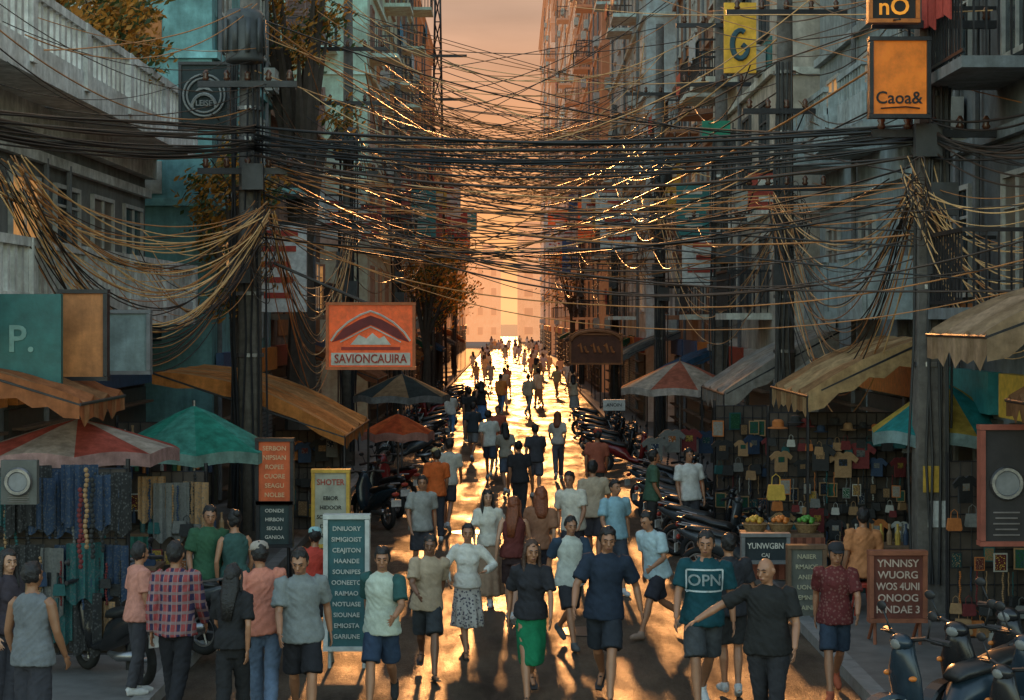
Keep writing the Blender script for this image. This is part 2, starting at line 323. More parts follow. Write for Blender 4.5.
fb=MB()
for (x0,y0,x1,y1) in ((-.17,.1,.17,.1),(-.17,-.1,.17,-.1),(-.17,.1,-.17,-.1),(.17,.1,.17,-.1)):
    for i in range(12):
        a=V((x0,y0,0)).lerp(V((x1,y1,0)),i/12); c=V((x0,y0,0)).lerp(V((x1,y1,0)),(i+1)/12); d=V((0,.008,0)) if y0==y1 else V((.008,0,0)); fb.add([a-d,c-d,c+d,a+d],[(0,1,2,3)])
printed(pt,fb.mesh(),WTm,1.25)
PW(768,562,1.7,rot=-18,st=.3,tc=(.022,.022,.022),bot='pants',bc=(.03,.03,.035),hair='bald',label='bald person in a black T-shirt holding one arm out to the side',arms=((10,14,30,0),(30,58,10,52)),fat=1.12,head=(-20,8))
PW(835,542,1.6,rot=-6,st=-.7,tc=(.12,.025,.025),tkind='dots',tc2=(.17,.07,.06),bc=(.03,.045,.07),cap=(.03,.03,.035),label='person in a maroon printed T-shirt, dark cap and navy shorts',shoe=(.4,.1,.05))
PW(138,546,1.5,rot=120,st=.1,top='tee',tc=(.55,.24,.18),bot='pants',bc=(.05,.05,.06),label='person in a salmon T-shirt turned sideways by the left stall')
PW(33,566,1.68,rot=160,st=.1,top='tank',tc=(.15,.16,.17),bot='shorts',bc=(.04,.04,.05),label='person in a grey sleeveless top at the left edge',sk='b')
PW(4,553,1.6,rot=60,st=.1,fem=True,tc=(.05,.04,.05),bot='pants',bc=(.04,.04,.05),hair='long',label='long-haired person in dark clothes cut by the left frame edge',sk='c')
PW(235,516,1.66,rot=200,st=.2,fem=True,top='tank',tc=(.04,.09,.08),bot='pants',bc=(.04,.04,.05),hair='bun',label='person in a dark green sleeveless top under the orange awning')
PW(207,508,1.62,rot=20,st=.1,tc=(.04,.11,.06),bot='pants',bc=(.03,.03,.035),label='person in a green T-shirt in the shade of the green umbrella')
PW(314,532,1.45,rot=170,st=.3,tc=(.5,.06,.04),bot='shorts',bc=(.03,.03,.035),cap=(.3,.5,.5),label='short person in a red T-shirt and light cap beside the menu board')
PW(690,452,1.68,rot=10,st=.2,tc=(.6,.6,.58),bot='pants',bc=(.05,.05,.06),label='person in a white shirt at the right stall under the pale umbrella')
PW(862,524,1.7,PH=1.16,rot=190,st=0,legs=((82,84),(86,88)),tc=(.55,.22,.09),bot='pants',bc=(.05,.04,.04),label='seated person in an orange T-shirt behind the maroon T-shirt')
Ys=F*(CH-1.16-.12)/204; rt=thing('stool','low stool under the seated person in orange','stool',((862-512)*Ys/F,Ys,.12)); bb=MB(); bb.lathe([(.15,.36),(.16,.4),(.14,.42)]); bb.build('seat',RED,rt)
for q in range(4): bb=MB(); a=q*PI/2+.8; bb.tube([(math.cos(a)*.1,math.sin(a)*.1,.36),(math.cos(a)*.16,math.sin(a)*.16,0)],.014,6); bb.build('leg',RED,rt)
PW(731,540,1.62,rot=185,st=.2,tc=(.03,.03,.035),bot='shorts',bc=(.03,.03,.03),label='person in dark clothes between the teal T-shirt and the bald person')
PW(421,478,1.58,rot=20,st=.3,tc=(.3,.3,.28),bc=(.05,.05,.06),label='person in a light grey T-shirt beside the left motorbikes')
PW(573,472,1.66,rot=-10,st=-.6,tc=(.58,.55,.47),bc=(.04,.04,.05),label='person in a white T-shirt in the middle distance, left of a beige one')
PW(595,463,1.68,rot=180,st=.5,tc=(.42,.34,.25),bc=(.05,.05,.06),label='person in a beige T-shirt in the middle distance walking away')
PW(520,444,1.55,rot=180,st=.2,tc=(.03,.03,.035),bot='pants',bc=(.03,.03,.035),label='short person all in black in the road centre, middle distance')
PW(448,440,1.68,rot=175,st=.5,tc=(.5,.5,.44),bc=(.05,.05,.06),label='person in an off-white T-shirt by the orange umbrella walking away')
PW(436,452,1.6,rot=200,st=.2,tc=(.6,.13,.03),bc=(.04,.04,.05),bot='pants',cap=(.5,.4,.2),label='person in an orange T-shirt and cap beside the left parked scooters')
PW(490,410,1.7,rot=178,st=.7,tc=(.6,.6,.54),bc=(.06,.07,.1),label='person in a white shirt walking away, left of the couple')
PW(506,423,1.6,rot=182,st=-.6,fem=True,tc=(.3,.27,.22),bc=(.08,.1,.14),hair='long',label='long-haired person in a tan top walking away next to the white shirt')
PW(558,411,1.68,rot=176,st=-.7,fem=True,tc=(.5,.45,.4),bot='pants',bc=(.1,.1,.12),hair='long',hc='r',label='person with brown hair and pale top walking away right of centre')
PW(536,424,1.62,rot=183,st=.7,tc=(.06,.06,.07),bc=(.1,.1,.12),label='person in a dark T-shirt and grey shorts walking away near the centre')
PW(473,403,1.6,rot=170,st=.6,tc=(.04,.05,.06),bc=(.2,.2,.2),label='person in dark T-shirt and pale shorts at the left side far away')
PW(498,406,1.62,rot=0,st=.6,tc=(.4,.1,.06),bc=(.04,.04,.05),label='person in a rust red T-shirt coming this way far down the road')
PW(596,432,1.66,rot=180,st=.3,tc=(.35,.1,.06),bot='pants',bc=(.05,.05,.05),cap=(.3,.05,.03),label='person in a brick red T-shirt and cap by the right motorbikes')
PW(652,452,1.64,rot=90,st=.1,tc=(.06,.12,.08),bot='pants',bc=(.04,.04,.04),label='person in a dark green shirt beside the right pole')
var=[]
for i,(fem,bot,hair,st,top) in enumerate(((0,'shorts','short',.8,'tee'),(1,'pants','long',-.7,'tee'),(0,'pants','short',.7,'long'),(1,'skirt','long',.6,'tank'),(0,'shorts','short',-.8,'tee'))):
    var.append((person(st=st,fem=bool(fem),bot=bot,hair=hair,top=top,vox=.028,face=False,seed=i*5,label='x'),('shirt' if top!='tank' else 'tank_top'),{'shorts':'shorts','pants':'trousers'}.get(bot,'skirt')))
CN=[('white',(.65,.62,.56)),('black',(.03,.03,.03)),('grey',(.3,.3,.28)),('blue',(.1,.2,.36)),('red',(.5,.07,.05)),('orange',(.7,.25,.06)),('green',(.06,.2,.1)),('beige',(.5,.4,.28))]
for i in range(62):
    Y=58+190*(i/62)**1.1+R.uniform(-3,3); x=R.choice((-1,1))*R.uniform(.2,3.1); j=i if i<5 else R.randrange(5); away=R.random()<.6
    cn,cc=R.choice(CN); (r,tp,up),sn,bn=var[j]; bn_,bc_=R.choice(CN[1:4])
    lab='distant person in %s top and %s %s walking %s in the crowd'%(cn,bn_,bn,'away' if away else 'this way')
    q=dup(r,(x,Y,0),PI*away+R.uniform(-.5,.5)); k=R.uniform(.9,1.06); q.scale=(k,k,k); q['label']=lab; q['group']='distant pedestrians filling the far road'
    e_=dict(emit=.06 if Y<110 else .16,ecol=(1,.4,.16)) if Y>75 else {}  # warm emission on the farther clothes paints in haze
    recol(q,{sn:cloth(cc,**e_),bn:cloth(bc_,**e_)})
for (r,tp,up),sn,bn in var:
    for ch in list(r.children_recursive): bpy.data.objects.remove(ch)
    bpy.data.objects.remove(r)
KIDS.clear()
# ---------------- ground
def sheet(name,x0,x1,y0,y1,z,m):
    b=MB(); b.add([(x0,y0,z),(x1,y0,z),(x1,y1,z),(x0,y1,z)],[(0,1,2,3)]); o=b.build(name,m); struct(o); return o
def road_mat():
    m=bpy.data.materials.new('asphalt'); m.use_nodes=True; nt=m.node_tree; N=nt.nodes; L=nt.links; b=N['Principled BSDF']; tc=N.new('ShaderNodeTexCoord')
    def nz(s,d=8,sc=(1,1,1)):
        mp=N.new('ShaderNodeMapping'); mp.inputs['Scale'].default_value=sc; L.new(tc.outputs['Object'],mp.inputs[0]); n=N.new('ShaderNodeTexNoise'); n.inputs['Scale'].default_value=s; n.inputs['Detail'].default_value=d; n.inputs['Roughness'].default_value=.65; L.new(mp.outputs[0],n.inputs['Vector']); return n
    a=nz(.9,10,(1.6,.5,1)); r=N.new('ShaderNodeValToRGB'); r.color_ramp.elements[0].position=.35; r.color_ramp.elements[0].color=(.04,.03,.023,1); r.color_ramp.elements[1].position=.65; r.color_ramp.elements[1].color=(.13,.095,.065,1); L.new(a.outputs['Fac'],r.inputs[0]); L.new(r.outputs[0],b.inputs['Base Color'])
    c=nz(.8,8,(1.6,.45,1)); r2=N.new('ShaderNodeMapRange'); r2.inputs[1].default_value=.36; r2.inputs[2].default_value=.6; r2.inputs[3].default_value=.3; r2.inputs[4].default_value=.68; L.new(c.outputs['Fac'],r2.inputs[0]); L.new(r2.outputs[0],b.inputs['Roughness'])
    s3=N.new('ShaderNodeMapRange'); s3.inputs[1].default_value=.36; s3.inputs[2].default_value=.62; s3.inputs[3].default_value=.3; s3.inputs[4].default_value=.08; L.new(c.outputs['Fac'],s3.inputs[0]); L.new(s3.outputs[0],b.inputs['Specular IOR Level'])
    f=nz(28,6); g=nz(3,8); ad=N.new('ShaderNodeMath'); ad.operation='ADD'; L.new(f.outputs['Fac'],ad.inputs[0]); L.new(g.outputs['Fac'],ad.inputs[1])
    bp=N.new('ShaderNodeBump'); bp.inputs['Strength'].default_value=1.0; bp.inputs['Distance'].default_value=.04; L.new(ad.outputs[0],bp.inputs['Height']); L.new(bp.outputs[0],b.inputs['Normal']); return m
sheet('ground',-600,600,-50,1500,-.008,mat((.09,.08,.07),rough=.9,scale=.5))
sheet('road',-3.6,3.6,0,420,0,road_mat())
for sx in (-1,1):
    b=MB(); b.box((sx*6.3,200,.056),(5.0,420,.128)); struct(b.build('pavement',mat((.14,.13,.12),rough=.75,scale=3,bump=.4)))
    b=MB()
    for k in range(130): b.box((sx*3.7,1+k*2,.062),(.19,1.985,.132))
    struct(b.build('kerb',mat((.22,.21,.2),rough=.8,scale=4)))
for i,(x,y,l) in enumerate(((.9,22.5,'nearer round iron manhole cover on the road'),(-.8,33,'farther round iron manhole cover on the road'))):
    b=MB(); b.lathe([(.34,.002),(.34,.012),(.30,.014),(.01,.014)],(x,y,0),24); tag(b.build('manhole_cover',DARKM),l,'manhole cover')
# ---------------- buildings
def win_tpl(w,h):
    f=MB(); t=.07
    f.box((0,-.03,h/2),(w+2*t,.07,t)); f.box((0,-.03,-h/2),(w+.3,.14,t))
    for sx in(-1,1): f.box((sx*(w/2+t/2),-.03,0),(t,.07,h-t))
    f.box((0,-.03,0),(.045,.05,h-t)); f.box((-w/4,-.03,h*.22),(w/2-.05,.045,.04)); f.box((w/4,-.03,h*.22),(w/2-.05,.045,.04))
    p=MB(); p.box((0,-.006,0),(w,.02,h-.02)); return f.mesh('window'),p.mesh('pane')
WT_={}
def balc_meshes(w,solid):
    s=MB(); s.box((0,-.5,0),(w,1.0,.14)); r=MB()
    if solid:
        r.box((0,-.97,.30),(w,.07,.46)); r.box((0,-.97,.98),(w+.04,.1,.09)); [r.box((-w/2+.12+i*.24,-.97,.73),(.07,.06,.41)) for i in range(int(w/.24))]
        for sx in(-1,1): r.box((sx*(w/2-.035),-.47,.5),(.06,.9,.86))
    else:
        r.box((0,-.97,1.0),(w,.05,.05)); r.box((0,-.97,.14),(w,.04,.04))
        for i in range(int(w/.14)): r.box((-w/2+.07+i*.14,-.97,.57),(.022,.022,.82))
        for sx in(-1,1):
            r.box((sx*(w/2-.02),-.48,1.0),(.04,.93,.05))
            for i in range(6): r.box((sx*(w/2-.02),-.1-i*.15,.53),(.022,.022,.9))
    return s.mesh('balcony'),r.mesh('railing')
AC=MB(); AC.box((0,-.2,0),(.8,.3,.55)); AC.torus((.12,-.355,0),.2,.015,'Y',16,5); AC.box((0,-.1,-.32),(.7,.2,.05)); ACM=AC.mesh('air_conditioner')
LAUN=MB(); LAUN.tube([(-.8,0,.0),(0,0,-.05),(.8,0,0)],.008,4)
for q in range(4): LAUN.poly([(-.75+q*.4,-.04),(-.45+q*.4,-.05),(-.43+q*.4,-.6-.1*(q%2)),(-.77+q*.4,-.58)],-.01,.02)
LAM=LAUN.mesh('laundry')
def building(label,side,xf,y0,y1,h,dep,col,balc=0,solid=False,haze_glow=0,pitch=2.7,ww=1.2,first=3.5,story=3.0,panels=(),terr=False,trim=None):
    L_=y1-y0; root=thing('building',label,'building',(side*xf,y0,0))
    ek=dict(emit=haze_glow,ecol=(1,.38,.15)) if haze_glow else {}  # warm emission in the material stands in for distance haze
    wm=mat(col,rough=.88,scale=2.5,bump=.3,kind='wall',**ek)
    b=MB(); b.box((side*dep/2,L_/2,h/2),(dep,L_,h)); b.build('wall',wm,root)
    tr=mat(trim or tuple(min(.8,c*1.3) for c in col),rough=.8,kind='wall',**ek)
    b=MB(); b.box((side*(dep/2-.06),L_/2,h+.25),(dep+.3,L_+.3,.5)); b.box((side*(dep/2-.1),L_/2,h+.53),(dep+.5,L_+.5,.08))
    for z in [first-.2+story*i for i in range(1,int((h-first)/story)+1)]: b.box((side*(dep/2-.04),L_/2,z),(dep+.16,L_+.16,.16))
    b.build('roof',tr,root)
    key=(ww,story,h)
    if key not in WT_: WT_[key]=win_tpl(ww,story*.5)
    fm,pm_=WT_[key]
    panes=[mat((.03,.05,.06),rough=.15,var=.5,**ek),mat((.16,.13,.1),rough=.3,**ek),mat((.6,.28,.09),rough=.4,emit=.6 if not haze_glow else haze_glow+.5)]
    frm=[mat((.5,.48,.43),rough=.6,**ek),mat((.08,.08,.08),rough=.6,**ek)][int(h*7)%2]
    bs,br=balc_meshes(min(2.2,pitch*.8),solid); rs=random.Random(int(h*10+y0))
    pcs=[mat(c,rough=.8,kind='wall',**ek) for c in (tuple(panels)+(tuple(q*.5 for q in col),(.55,.2,.06),(.06,.28,.28),(.6,.56,.48)))]
    def put(x,y,z,rz,u):
        o=link('window',fm,None,root,loc=(x,y,z),rz=rz)
        if not fm.materials: fm.materials.append(frm); pm_.materials.append(panes[0])
        q=link('pane',pm_,None,o); q.material_slots[0].link='OBJECT'; q.material_slots[0].material=panes[0 if u<.5 else (1 if u<.8 else 2)]
        v=rs.random()
        if v<balc:
            a=link('balcony',bs,tr,root,loc=(x,y,z-story*.34),rz=rz); link('railing',br,tr if solid else DARKM,a)
            if rs.random()<.5 and story<3.5:
                l=link('laundry',LAM,WHITE,a,loc=(0,-1.05,1.25)); l.material_slots[0].link='OBJECT'; l.material_slots[0].material=cloth(rs.choice(((.5,.5,.5),(.5,.08,.06),(.1,.25,.35),(.6,.3,.1))))
        elif v<balc+.2: link('air_conditioner',ACM,mat((.45,.44,.4),rough=.5),root,loc=(x,y,z-story*.42),rz=rz)
        if v>=balc and rs.random()<.6:
            b=MB(); b.box((0,-.012,-story*.40),(pitch*.8,.03,story*.22)); b.build('wall_panel',rs.choice(pcs),root,loc=(x,y,z),rz=rz)
    n=max(1,int(L_/pitch)); ns=int((h-first)/story)
    for s_ in range(ns):
        z=first+story*(s_+.5)
        for i in range(n): put(0,(i+.5)*L_/n,z,-side*PI/2,rs.random())
        nf=max(1,int(min(dep,7)/(pitch)))
        for i in range(nf): put(side*(.7+(i+.4)*min(dep,7)/nf),0,z,0,rs.random())
    if terr:
        for z in (3.9,h+.5):
            b=MB(); b.box((-side*.45,L_/2,z),(1.1,L_,.16)); a=b.build('terrace',tr,root)
            b=MB(); xx=-side*.95; b.box((xx,L_/2,z+.22),(.1,L_,.28)); b.box((xx,L_/2,z+1.02),(.16,L_,.12))
            for k in range(int(L_/.32)): b.box((xx,.16+k*.32,z+.66),(.08,.13,.6))
            for k in range(6): b.box((xx,.12+k*(L_-.24)/5,z+.58),(.2,.24,1.0))
            b.build('balustrade',tr,a)
    else:
        for k in range(2):
            b=MB(); cx=side*rs.uniform(1,3); cy=L_*rs.uniform(.1,.9); b.lathe([(.6,0),(.6,.2),(.65,.25),(.65,1.5),(.5,1.7),(.1,1.8)],(cx,cy,h+.57),14); b.build('water_tank',mat((.25,.25,.25),rough=.4,**ek),root,True)
    m=max(1,int(L_/4))
    for i in range(m):
        b=MB(); w=L_/m-.5; yy=(i+.5)*L_/m
        b.box((-side*.03,yy,1.35),(.08,w,2.5)); sf=b.build('shopfront',[mat((.06,.05,.035),rough=.5)],root)
        b=MB()
        if rs.random()<.4:
            for k in range(24): b.box((-side*.085,yy,.25+k*.1),(.03,w*.9,.07))
            b.build('shutter',mat((.25,.27,.27),rough=.4,metal=.4),sf)
        else:
            for k in range(5): b.box((-side*.16,yy,.4+k*.48),(.2,w*.92,.04))
            b.build('shelf',WOOD,sf)
        b=MB(); b.box((-side*.12,yy,2.95),(.16,w,.55)); b.build('fascia',rs.choice([RED,ORANGE,TEAL,WHITE,YELLOW,mat((.05,.1,.2),rough=.5)]),root)
    for k in range(3):
        yy=rs.uniform(.2,L_-.2); b=MB(); b.tube([(-side*.09,yy,0.2),(-side*.09,yy,h-.3)],.05,6); b.build('drainpipe',GREY,root)
    return root
building('white low building with long white balustrades at the upper left',-1,7.3,20.5,35.8,6.7,8,(.22,.22,.2),.0,True,0,2.4,first=4.4,story=2.2,ww=1.5,terr=True,trim=(.8,.8,.76))
building('grey-teal tower right behind the white balustrade building',-1,6.1,36.6,45.5,18,10,(.2,.42,.42),.35,panels=((.05,.12,.13),(.4,.4,.36)))
building('low dark brown building left of the pale green tower',-1,6.4,46,60,9.2,10,(.3,.2,.14),.6)
building('pale green tower with warm windows on the left',-1,4.9,61,90,23,9,(.38,.66,.54),.25,haze_glow=.04,pitch=3.4,panels=((.5,.2,.12),(.2,.35,.33)))
building('dark ochre tower behind the pale green tower',-1,5.4,91,121,21,9,(.34,.2,.13),.3,haze_glow=.13,pitch=4)
building('hazy brown block, third from the far left end of the street',-1,5.9,122,170,17,9,(.28,.17,.12),.2,haze_glow=.27,pitch=6,ww=2.4)
building('hazy orange-brown block far down the left side',-1,6.2,172,240,16,9,(.28,.17,.12),.1,haze_glow=.42,pitch=9,ww=4)
building('dark concrete building at the right frame edge',1,6.35,15,27,16,7,(.18,.2,.21),.4)
building('grey building carrying the orange signs on the right',1,6.5,27.6,38,12,8,(.38,.45,.46),.8,True,panels=((.6,.22,.05),(.15,.22,.24)))
building('cream building with balconies behind the yellow sign',1,5.7,39,51,19,9,(.7,.64,.54),.5,panels=((.6,.3,.18),(.25,.34,.36)))
building('dark brown building with rows of windows, right of centre',1,6.0,52,66,16,9,(.28,.16,.1),.3,haze_glow=.02)
building('pale blue-grey tower right of centre',1,5.0,67,92,26,9,(.42,.62,.66),.35,haze_glow=.04,pitch=3.4,panels=((.6,.15,.06),(.65,.63,.58)))
building('tall dark red-brown tower right of the sky gap',1,4.7,94,128,31,9,(.34,.16,.1),.3,haze_glow=.12,pitch=4)
building('tall grey tower beside the sky gap',1,4.6,130,190,36,9,(.25,.18,.15),.2,haze_glow=.2,pitch=6,ww=2.4)
building('farthest tall hazy tower on the right',1,4.3,196,270,44,9,(.22,.15,.12),0,haze_glow=.32,pitch=9,ww=4)
for i,(x0,w,h,l,g_) in enumerate(((-26,16,26,'left',.65),(-9,7,14,'middle',.85),(1,12,21,'right',.75))):  # emission on walls, roofs and windows paints in the distance haze
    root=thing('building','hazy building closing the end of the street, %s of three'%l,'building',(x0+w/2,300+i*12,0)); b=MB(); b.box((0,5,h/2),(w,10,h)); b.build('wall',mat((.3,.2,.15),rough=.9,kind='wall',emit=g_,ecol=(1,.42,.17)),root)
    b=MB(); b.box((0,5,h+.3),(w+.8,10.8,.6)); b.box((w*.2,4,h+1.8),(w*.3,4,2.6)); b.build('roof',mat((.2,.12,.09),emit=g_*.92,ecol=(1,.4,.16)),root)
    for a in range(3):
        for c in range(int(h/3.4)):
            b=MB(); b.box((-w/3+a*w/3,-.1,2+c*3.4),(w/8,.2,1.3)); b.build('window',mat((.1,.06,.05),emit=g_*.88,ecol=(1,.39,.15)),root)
# ---------------- signs
def sign(label,px,py,wpx,hpx,Y,face,frame=None,texts=(),rz=0,name='shop_sign',cat='sign',th=.1,legs=False,stem=None,deco=None,yo=0):
    k=F/Y; w=wpx/k; h=hpx/k; c=P(px,py,Y); root=thing(name,label,cat,(c.x,Y,c.z),rz)
    b=MB(); b.box((0,0,0),(w,th,h)); b.build('board',face,root)
    if frame:
        b=MB(); t=.05
        b.box((0,-.01,h/2+t/2-.005),(w+2*t,th+.06,t)); b.box((0,-.01,-h/2-t/2+.005),(w+2*t,th+.06,t))
        for sx in (-1,1): b.box((sx*(w/2+t/2-.005),-.01,0),(t,th+.06,h-.02))
        b.build('frame',frame,root)
    for (t,sz,dx,dz,m) in texts: text(t,sz,(dx*w,-th/2-.012-yo,dz*h),m,root,w=w*.86)
    if legs:
        for sx in (-1,1):
            b=MB(); z0=-c.z+(.12 if abs(c.x)>3.6 else 0); b.tube([(sx*w*.45,.02,-h/2),(sx*w*.45,.35,z0)],.02,6); b.build('leg',frame or DARKM,root)
            b=MB(); b.tube([(sx*w*.45,-.02,-h/2+.02),(sx*w*.45,-.03,z0)],.02,6); b.build('leg',frame or DARKM,root)
    if stem:
        b=MB(); b.tube([(0,.02,h/2),(stem[0],stem[1],stem[2])],.025,6); b.build('bracket',DARKM,root)
    if deco: deco(root,w,h,th)
    return root
LW=mat((.66,.62,.54),rough=.6); LB=mat((.02,.02,.02),rough=.6); LR=mat((.4,.04,.02),rough=.6)
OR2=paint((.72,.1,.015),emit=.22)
def mount(root,w,h,th):
    b=MB(); y=-th/2-.03
    b.poly([(-w*.46,-h*.1),(-w*.32,h*.12),(-w*.14,h*.26),(0,h*.33),(w*.14,h*.26),(w*.32,h*.12),(w*.46,-h*.1),(w*.32,-h*.04),(w*.1,h*.12),(0,h*.18),(-w*.1,h*.12),(-w*.32,-h*.04)],y,.02); b.build('roof_emblem',mat((.2,.02,.02),rough=.6),root)
    b=MB(); b.tube([(-w*.47,y-.01,-h*.08),(-w*.4,y-.01,h*.06),(-w*.27,y-.01,h*.22),(-w*.12,y-.01,h*.34),(0,y-.01,h*.40),(w*.12,y-.01,h*.34),(w*.27,y-.01,h*.22),(w*.4,y-.01,h*.06),(w*.47,y-.01,-h*.08)],.018,5); b.build('emblem_outline',LW,root)
    b=MB(); b.tube([(-w*.36,y-.01,-h*.1),(-w*.22,y-.01,h*.0),(-w*.08,y-.01,h*.1),(0,y-.01,h*.15),(w*.08,y-.01,h*.1),(w*.22,y-.01,h*.0),(w*.36,y-.01,-h*.1)],.012,5); b.build('emblem_outline',LW,root)
    b=MB(); b.poly([(-w*.24,-h*.14),(-w*.14,h*.02),(-.05*w,-h*.04),(w*.02,h*.05),(w*.1,-h*.04),(w*.16,h*.0),(w*.24,-h*.14)],y,.02); b.build('peak_emblem',LW,root)
    b=MB(); b.box((0,y+.015,-h*.2),(w*.7,.02,h*.05)); b.build('dark_band',LR,root)
    b=MB(); b.box((0,y+.015,-h*.37),(w*.94,.02,h*.2)); b.build('name_band',LW,root)
sign('orange-red hanging sign with a dark roof emblem and pale name band',371,336,84,62,29.5,OR2,mat((.5,.12,.03),rough=.5),[('SAVIONCAUIRA',.2,0,-.37,LR)],deco=mount,stem=(-1.6,0,1.2),yo=.03)
sign('big dark green sign panel with a pale letter P at the left edge',26,340,72,92,21.5,mat((.02,.12,.11),rough=.5),None,[('P.',.45,-.05,0,mat((.18,.32,.28)))])
sign('tall orange panel beside the green P sign',84,335,42,84,22.3,mat((.65,.25,.08),rough=.6,kind='wall'),DARKM)
sign('small faded pale blue panel under the tangled cables on the left',128,342,40,58,24,mat((.25,.33,.33),rough=.6,kind='wall'),GREY)
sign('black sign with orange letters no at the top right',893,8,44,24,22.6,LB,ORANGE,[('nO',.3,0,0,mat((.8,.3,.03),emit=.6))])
def script(root,w,h,th):
    y=-th/2-.03
    b=MB(); b.tube([(-w*.36,y,-h*.42),(w*.1,y,-h*.40),(w*.36,y,-h*.42)],.01,5); b.build('underline',LB,root)
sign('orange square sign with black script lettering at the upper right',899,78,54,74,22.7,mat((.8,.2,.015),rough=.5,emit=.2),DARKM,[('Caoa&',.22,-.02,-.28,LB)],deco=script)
def gdeco(root,w,h,th):
    b=MB(); b.tube([(w*.25*math.cos(a),-th/2-.03,-.1*h+h*.2*math.sin(a)) for a in [rad(q) for q in range(60,360,20)]]+[(w*.05,-th/2-.03,-h*.1)],.06,6); b.build('curved_emblem',mat((.05,.12,.15)),root)
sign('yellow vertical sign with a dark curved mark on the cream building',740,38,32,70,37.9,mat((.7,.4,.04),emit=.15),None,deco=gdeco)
def circ(root,w,h,th):
    m_=mat((.3,.3,.28))
    for rr in (.45,.37): b=MB(); b.torus((0,-th/2-.05,0),w*rr,.018,'Y',28,6); b.build('badge_ring',m_,root)
    b=MB(); b.tube([(math.cos(a)*w*.26,-th/2-.05,-h*.2+math.sin(a)*h*.22) for a in [PI*i/10 for i in range(11)]],.03,5); b.build('badge_arch',m_,root)
    b=MB(); b.poly([(-w*.2,h*.06),(0,h*.2),(w*.2,h*.06),(0,h*.1)],-th/2-.06,.02); b.build('badge_crest',m_,root)
    text('LEISE',.13,(0,-th/2-.06,-h*.13),m_,root,w=w*.4)
sign('dark square sign with a pale round lettered badge left of the transformer',205,96,46,62,30,mat((.03,.045,.045)),DARKM,deco=circ,stem=(.9,0,.3))
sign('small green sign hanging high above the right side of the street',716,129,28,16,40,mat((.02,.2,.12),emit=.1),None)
def arch(root,w,h,th):
    b=MB(); pts=[(math.cos(a)*w*.5,-.08,h*.3+math.sin(a)*h*.35) for a in [PI*i/10 for i in range(11)]]; b.tube(pts,.05,6); b.build('arch_frame',mat((.3,.1,.03)),root)
    b=MB(); b.poly([(math.cos(a)*w*.5,h*.45+math.sin(a)*h*.3) for a in [PI*i/10 for i in range(11)]],-.04,.08); b.build('arch_panel',mat((.12,.035,.015)),root)
    for q in range(6): b=MB(); b.tube([(-w*.36+q*w*.13,-th/2-.03,h*.1),(-w*.32+q*w*.13,-th/2-.03,-h*.1*(1 if q%2 else -2)),(-w*.28+q*w*.13,-th/2-.03,-h*.12)],.035,5); b.build('letter_stroke',mat((.45,.14,.04)),root)
sign('dim rusty arched hanging sign right of the far street',596,349,50,28,50,mat((.12,.035,.015)),mat((.3,.1,.03)),deco=arch)
sign('small white board below the rusty arched sign',614,405,22,11,50,WHITE,None,[('ANOIN',.13,0,0,LB)])
def lines(ws,m,sz,z0=.4,dz=-.1): return [(t,sz,0,z0+i*dz,m) for i,t in enumerate(ws)]
sign('tall teal menu board with a white frame standing at the road edge',347,582,38,128,20.2,mat((.02,.09,.1),rough=.6),mat((.45,.47,.45)),
     lines(['DNIUORY','SIMIGIOIST','CEAJITON','HAANDE','SOUNIPES','OONEETO','RAIMAO','NOTUASE','SIOUNAE','EMIOSTA','GARIUNE'],mat((.45,.47,.43)),.07,.42,-.084),legs=True,name='menu_board',cat='menu board')
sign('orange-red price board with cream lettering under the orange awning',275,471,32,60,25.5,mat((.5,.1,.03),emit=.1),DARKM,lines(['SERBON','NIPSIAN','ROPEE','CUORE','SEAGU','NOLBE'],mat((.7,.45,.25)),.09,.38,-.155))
sign('dark board with faint white lines hung under the orange price board',275,524,30,40,25.5,mat((.03,.05,.05)),DARKM,lines(['ODNIDE','HIRBON','SEOUU','GANIOA'],LW,.07,.34,-.22),legs=True)
sign('white board with a yellow top standing left of the road',331,508,32,72,26.3,mat((.4,.4,.32)),YELLOW,lines(['EBIOR','HIDOOR','SOBVORNE','DOIRAN','NATERIO'],LB,.08,.14,-.13)+[('SHOTER',.12,0,.36,RED)],legs=True,name='standing_board')
sign('reddish brown price board with pale letters and prices on the right kerb',897,586,50,64,21,mat((.15,.04,.025)),mat((.3,.1,.05)),lines(['YNNNSY','WUORG','WOS 4UNI','ONOOG','RINDAE 3'],mat((.6,.45,.36)),.12,.36,-.18),legs=True,name='price_board')
sign('chalk board with beige lettering left of the price board',806,582,32,68,23,mat((.12,.12,.1)),WOOD,lines(['NAIIER','RMAIOE','ANEN','UONIE','IEMNIU','SAINE'],mat((.5,.45,.3)),.08,.38,-.15),legs=True,name='chalk_board')
sign('dark sign with a light name line above the fruit baskets',765,548,42,24,24.3,mat((.02,.03,.035)),GREY,[('YUNWGBN',.11,0,.1,LW),('CAJ',.07,0,-.28,LW)])
def dial(root,w,h,th):
    b=MB(); b.torus((0,-th/2-.03,h*.02),w*.32,.03,'Y',24,6); b.build('dial_ring',STEEL,root)
    b=MB(); b.x=Matrix.Translation((0,-th/2-.03,h*.02))@Matrix.Rotation(PI/2,4,'X'); b.lathe([(w*.27,-.01),(w*.27,.01)],n=24); b.build('dial_face',mat((.2,.2,.2)),root)
    for k in range(5): b=MB(); b.box((0,-th/2-.01,-h*.24-k*h*.05),(w*(.6-.1*(k%2)),.012,h*.012)); b.build('printed_line',mat((.2,.17,.16)),root)
sign('dark framed poster with a round pale dial at the right edge',1005,485,44,112,18.6,mat((.03,.025,.025)),mat((.3,.08,.05)),deco=dial,name='framed_poster',cat='poster')
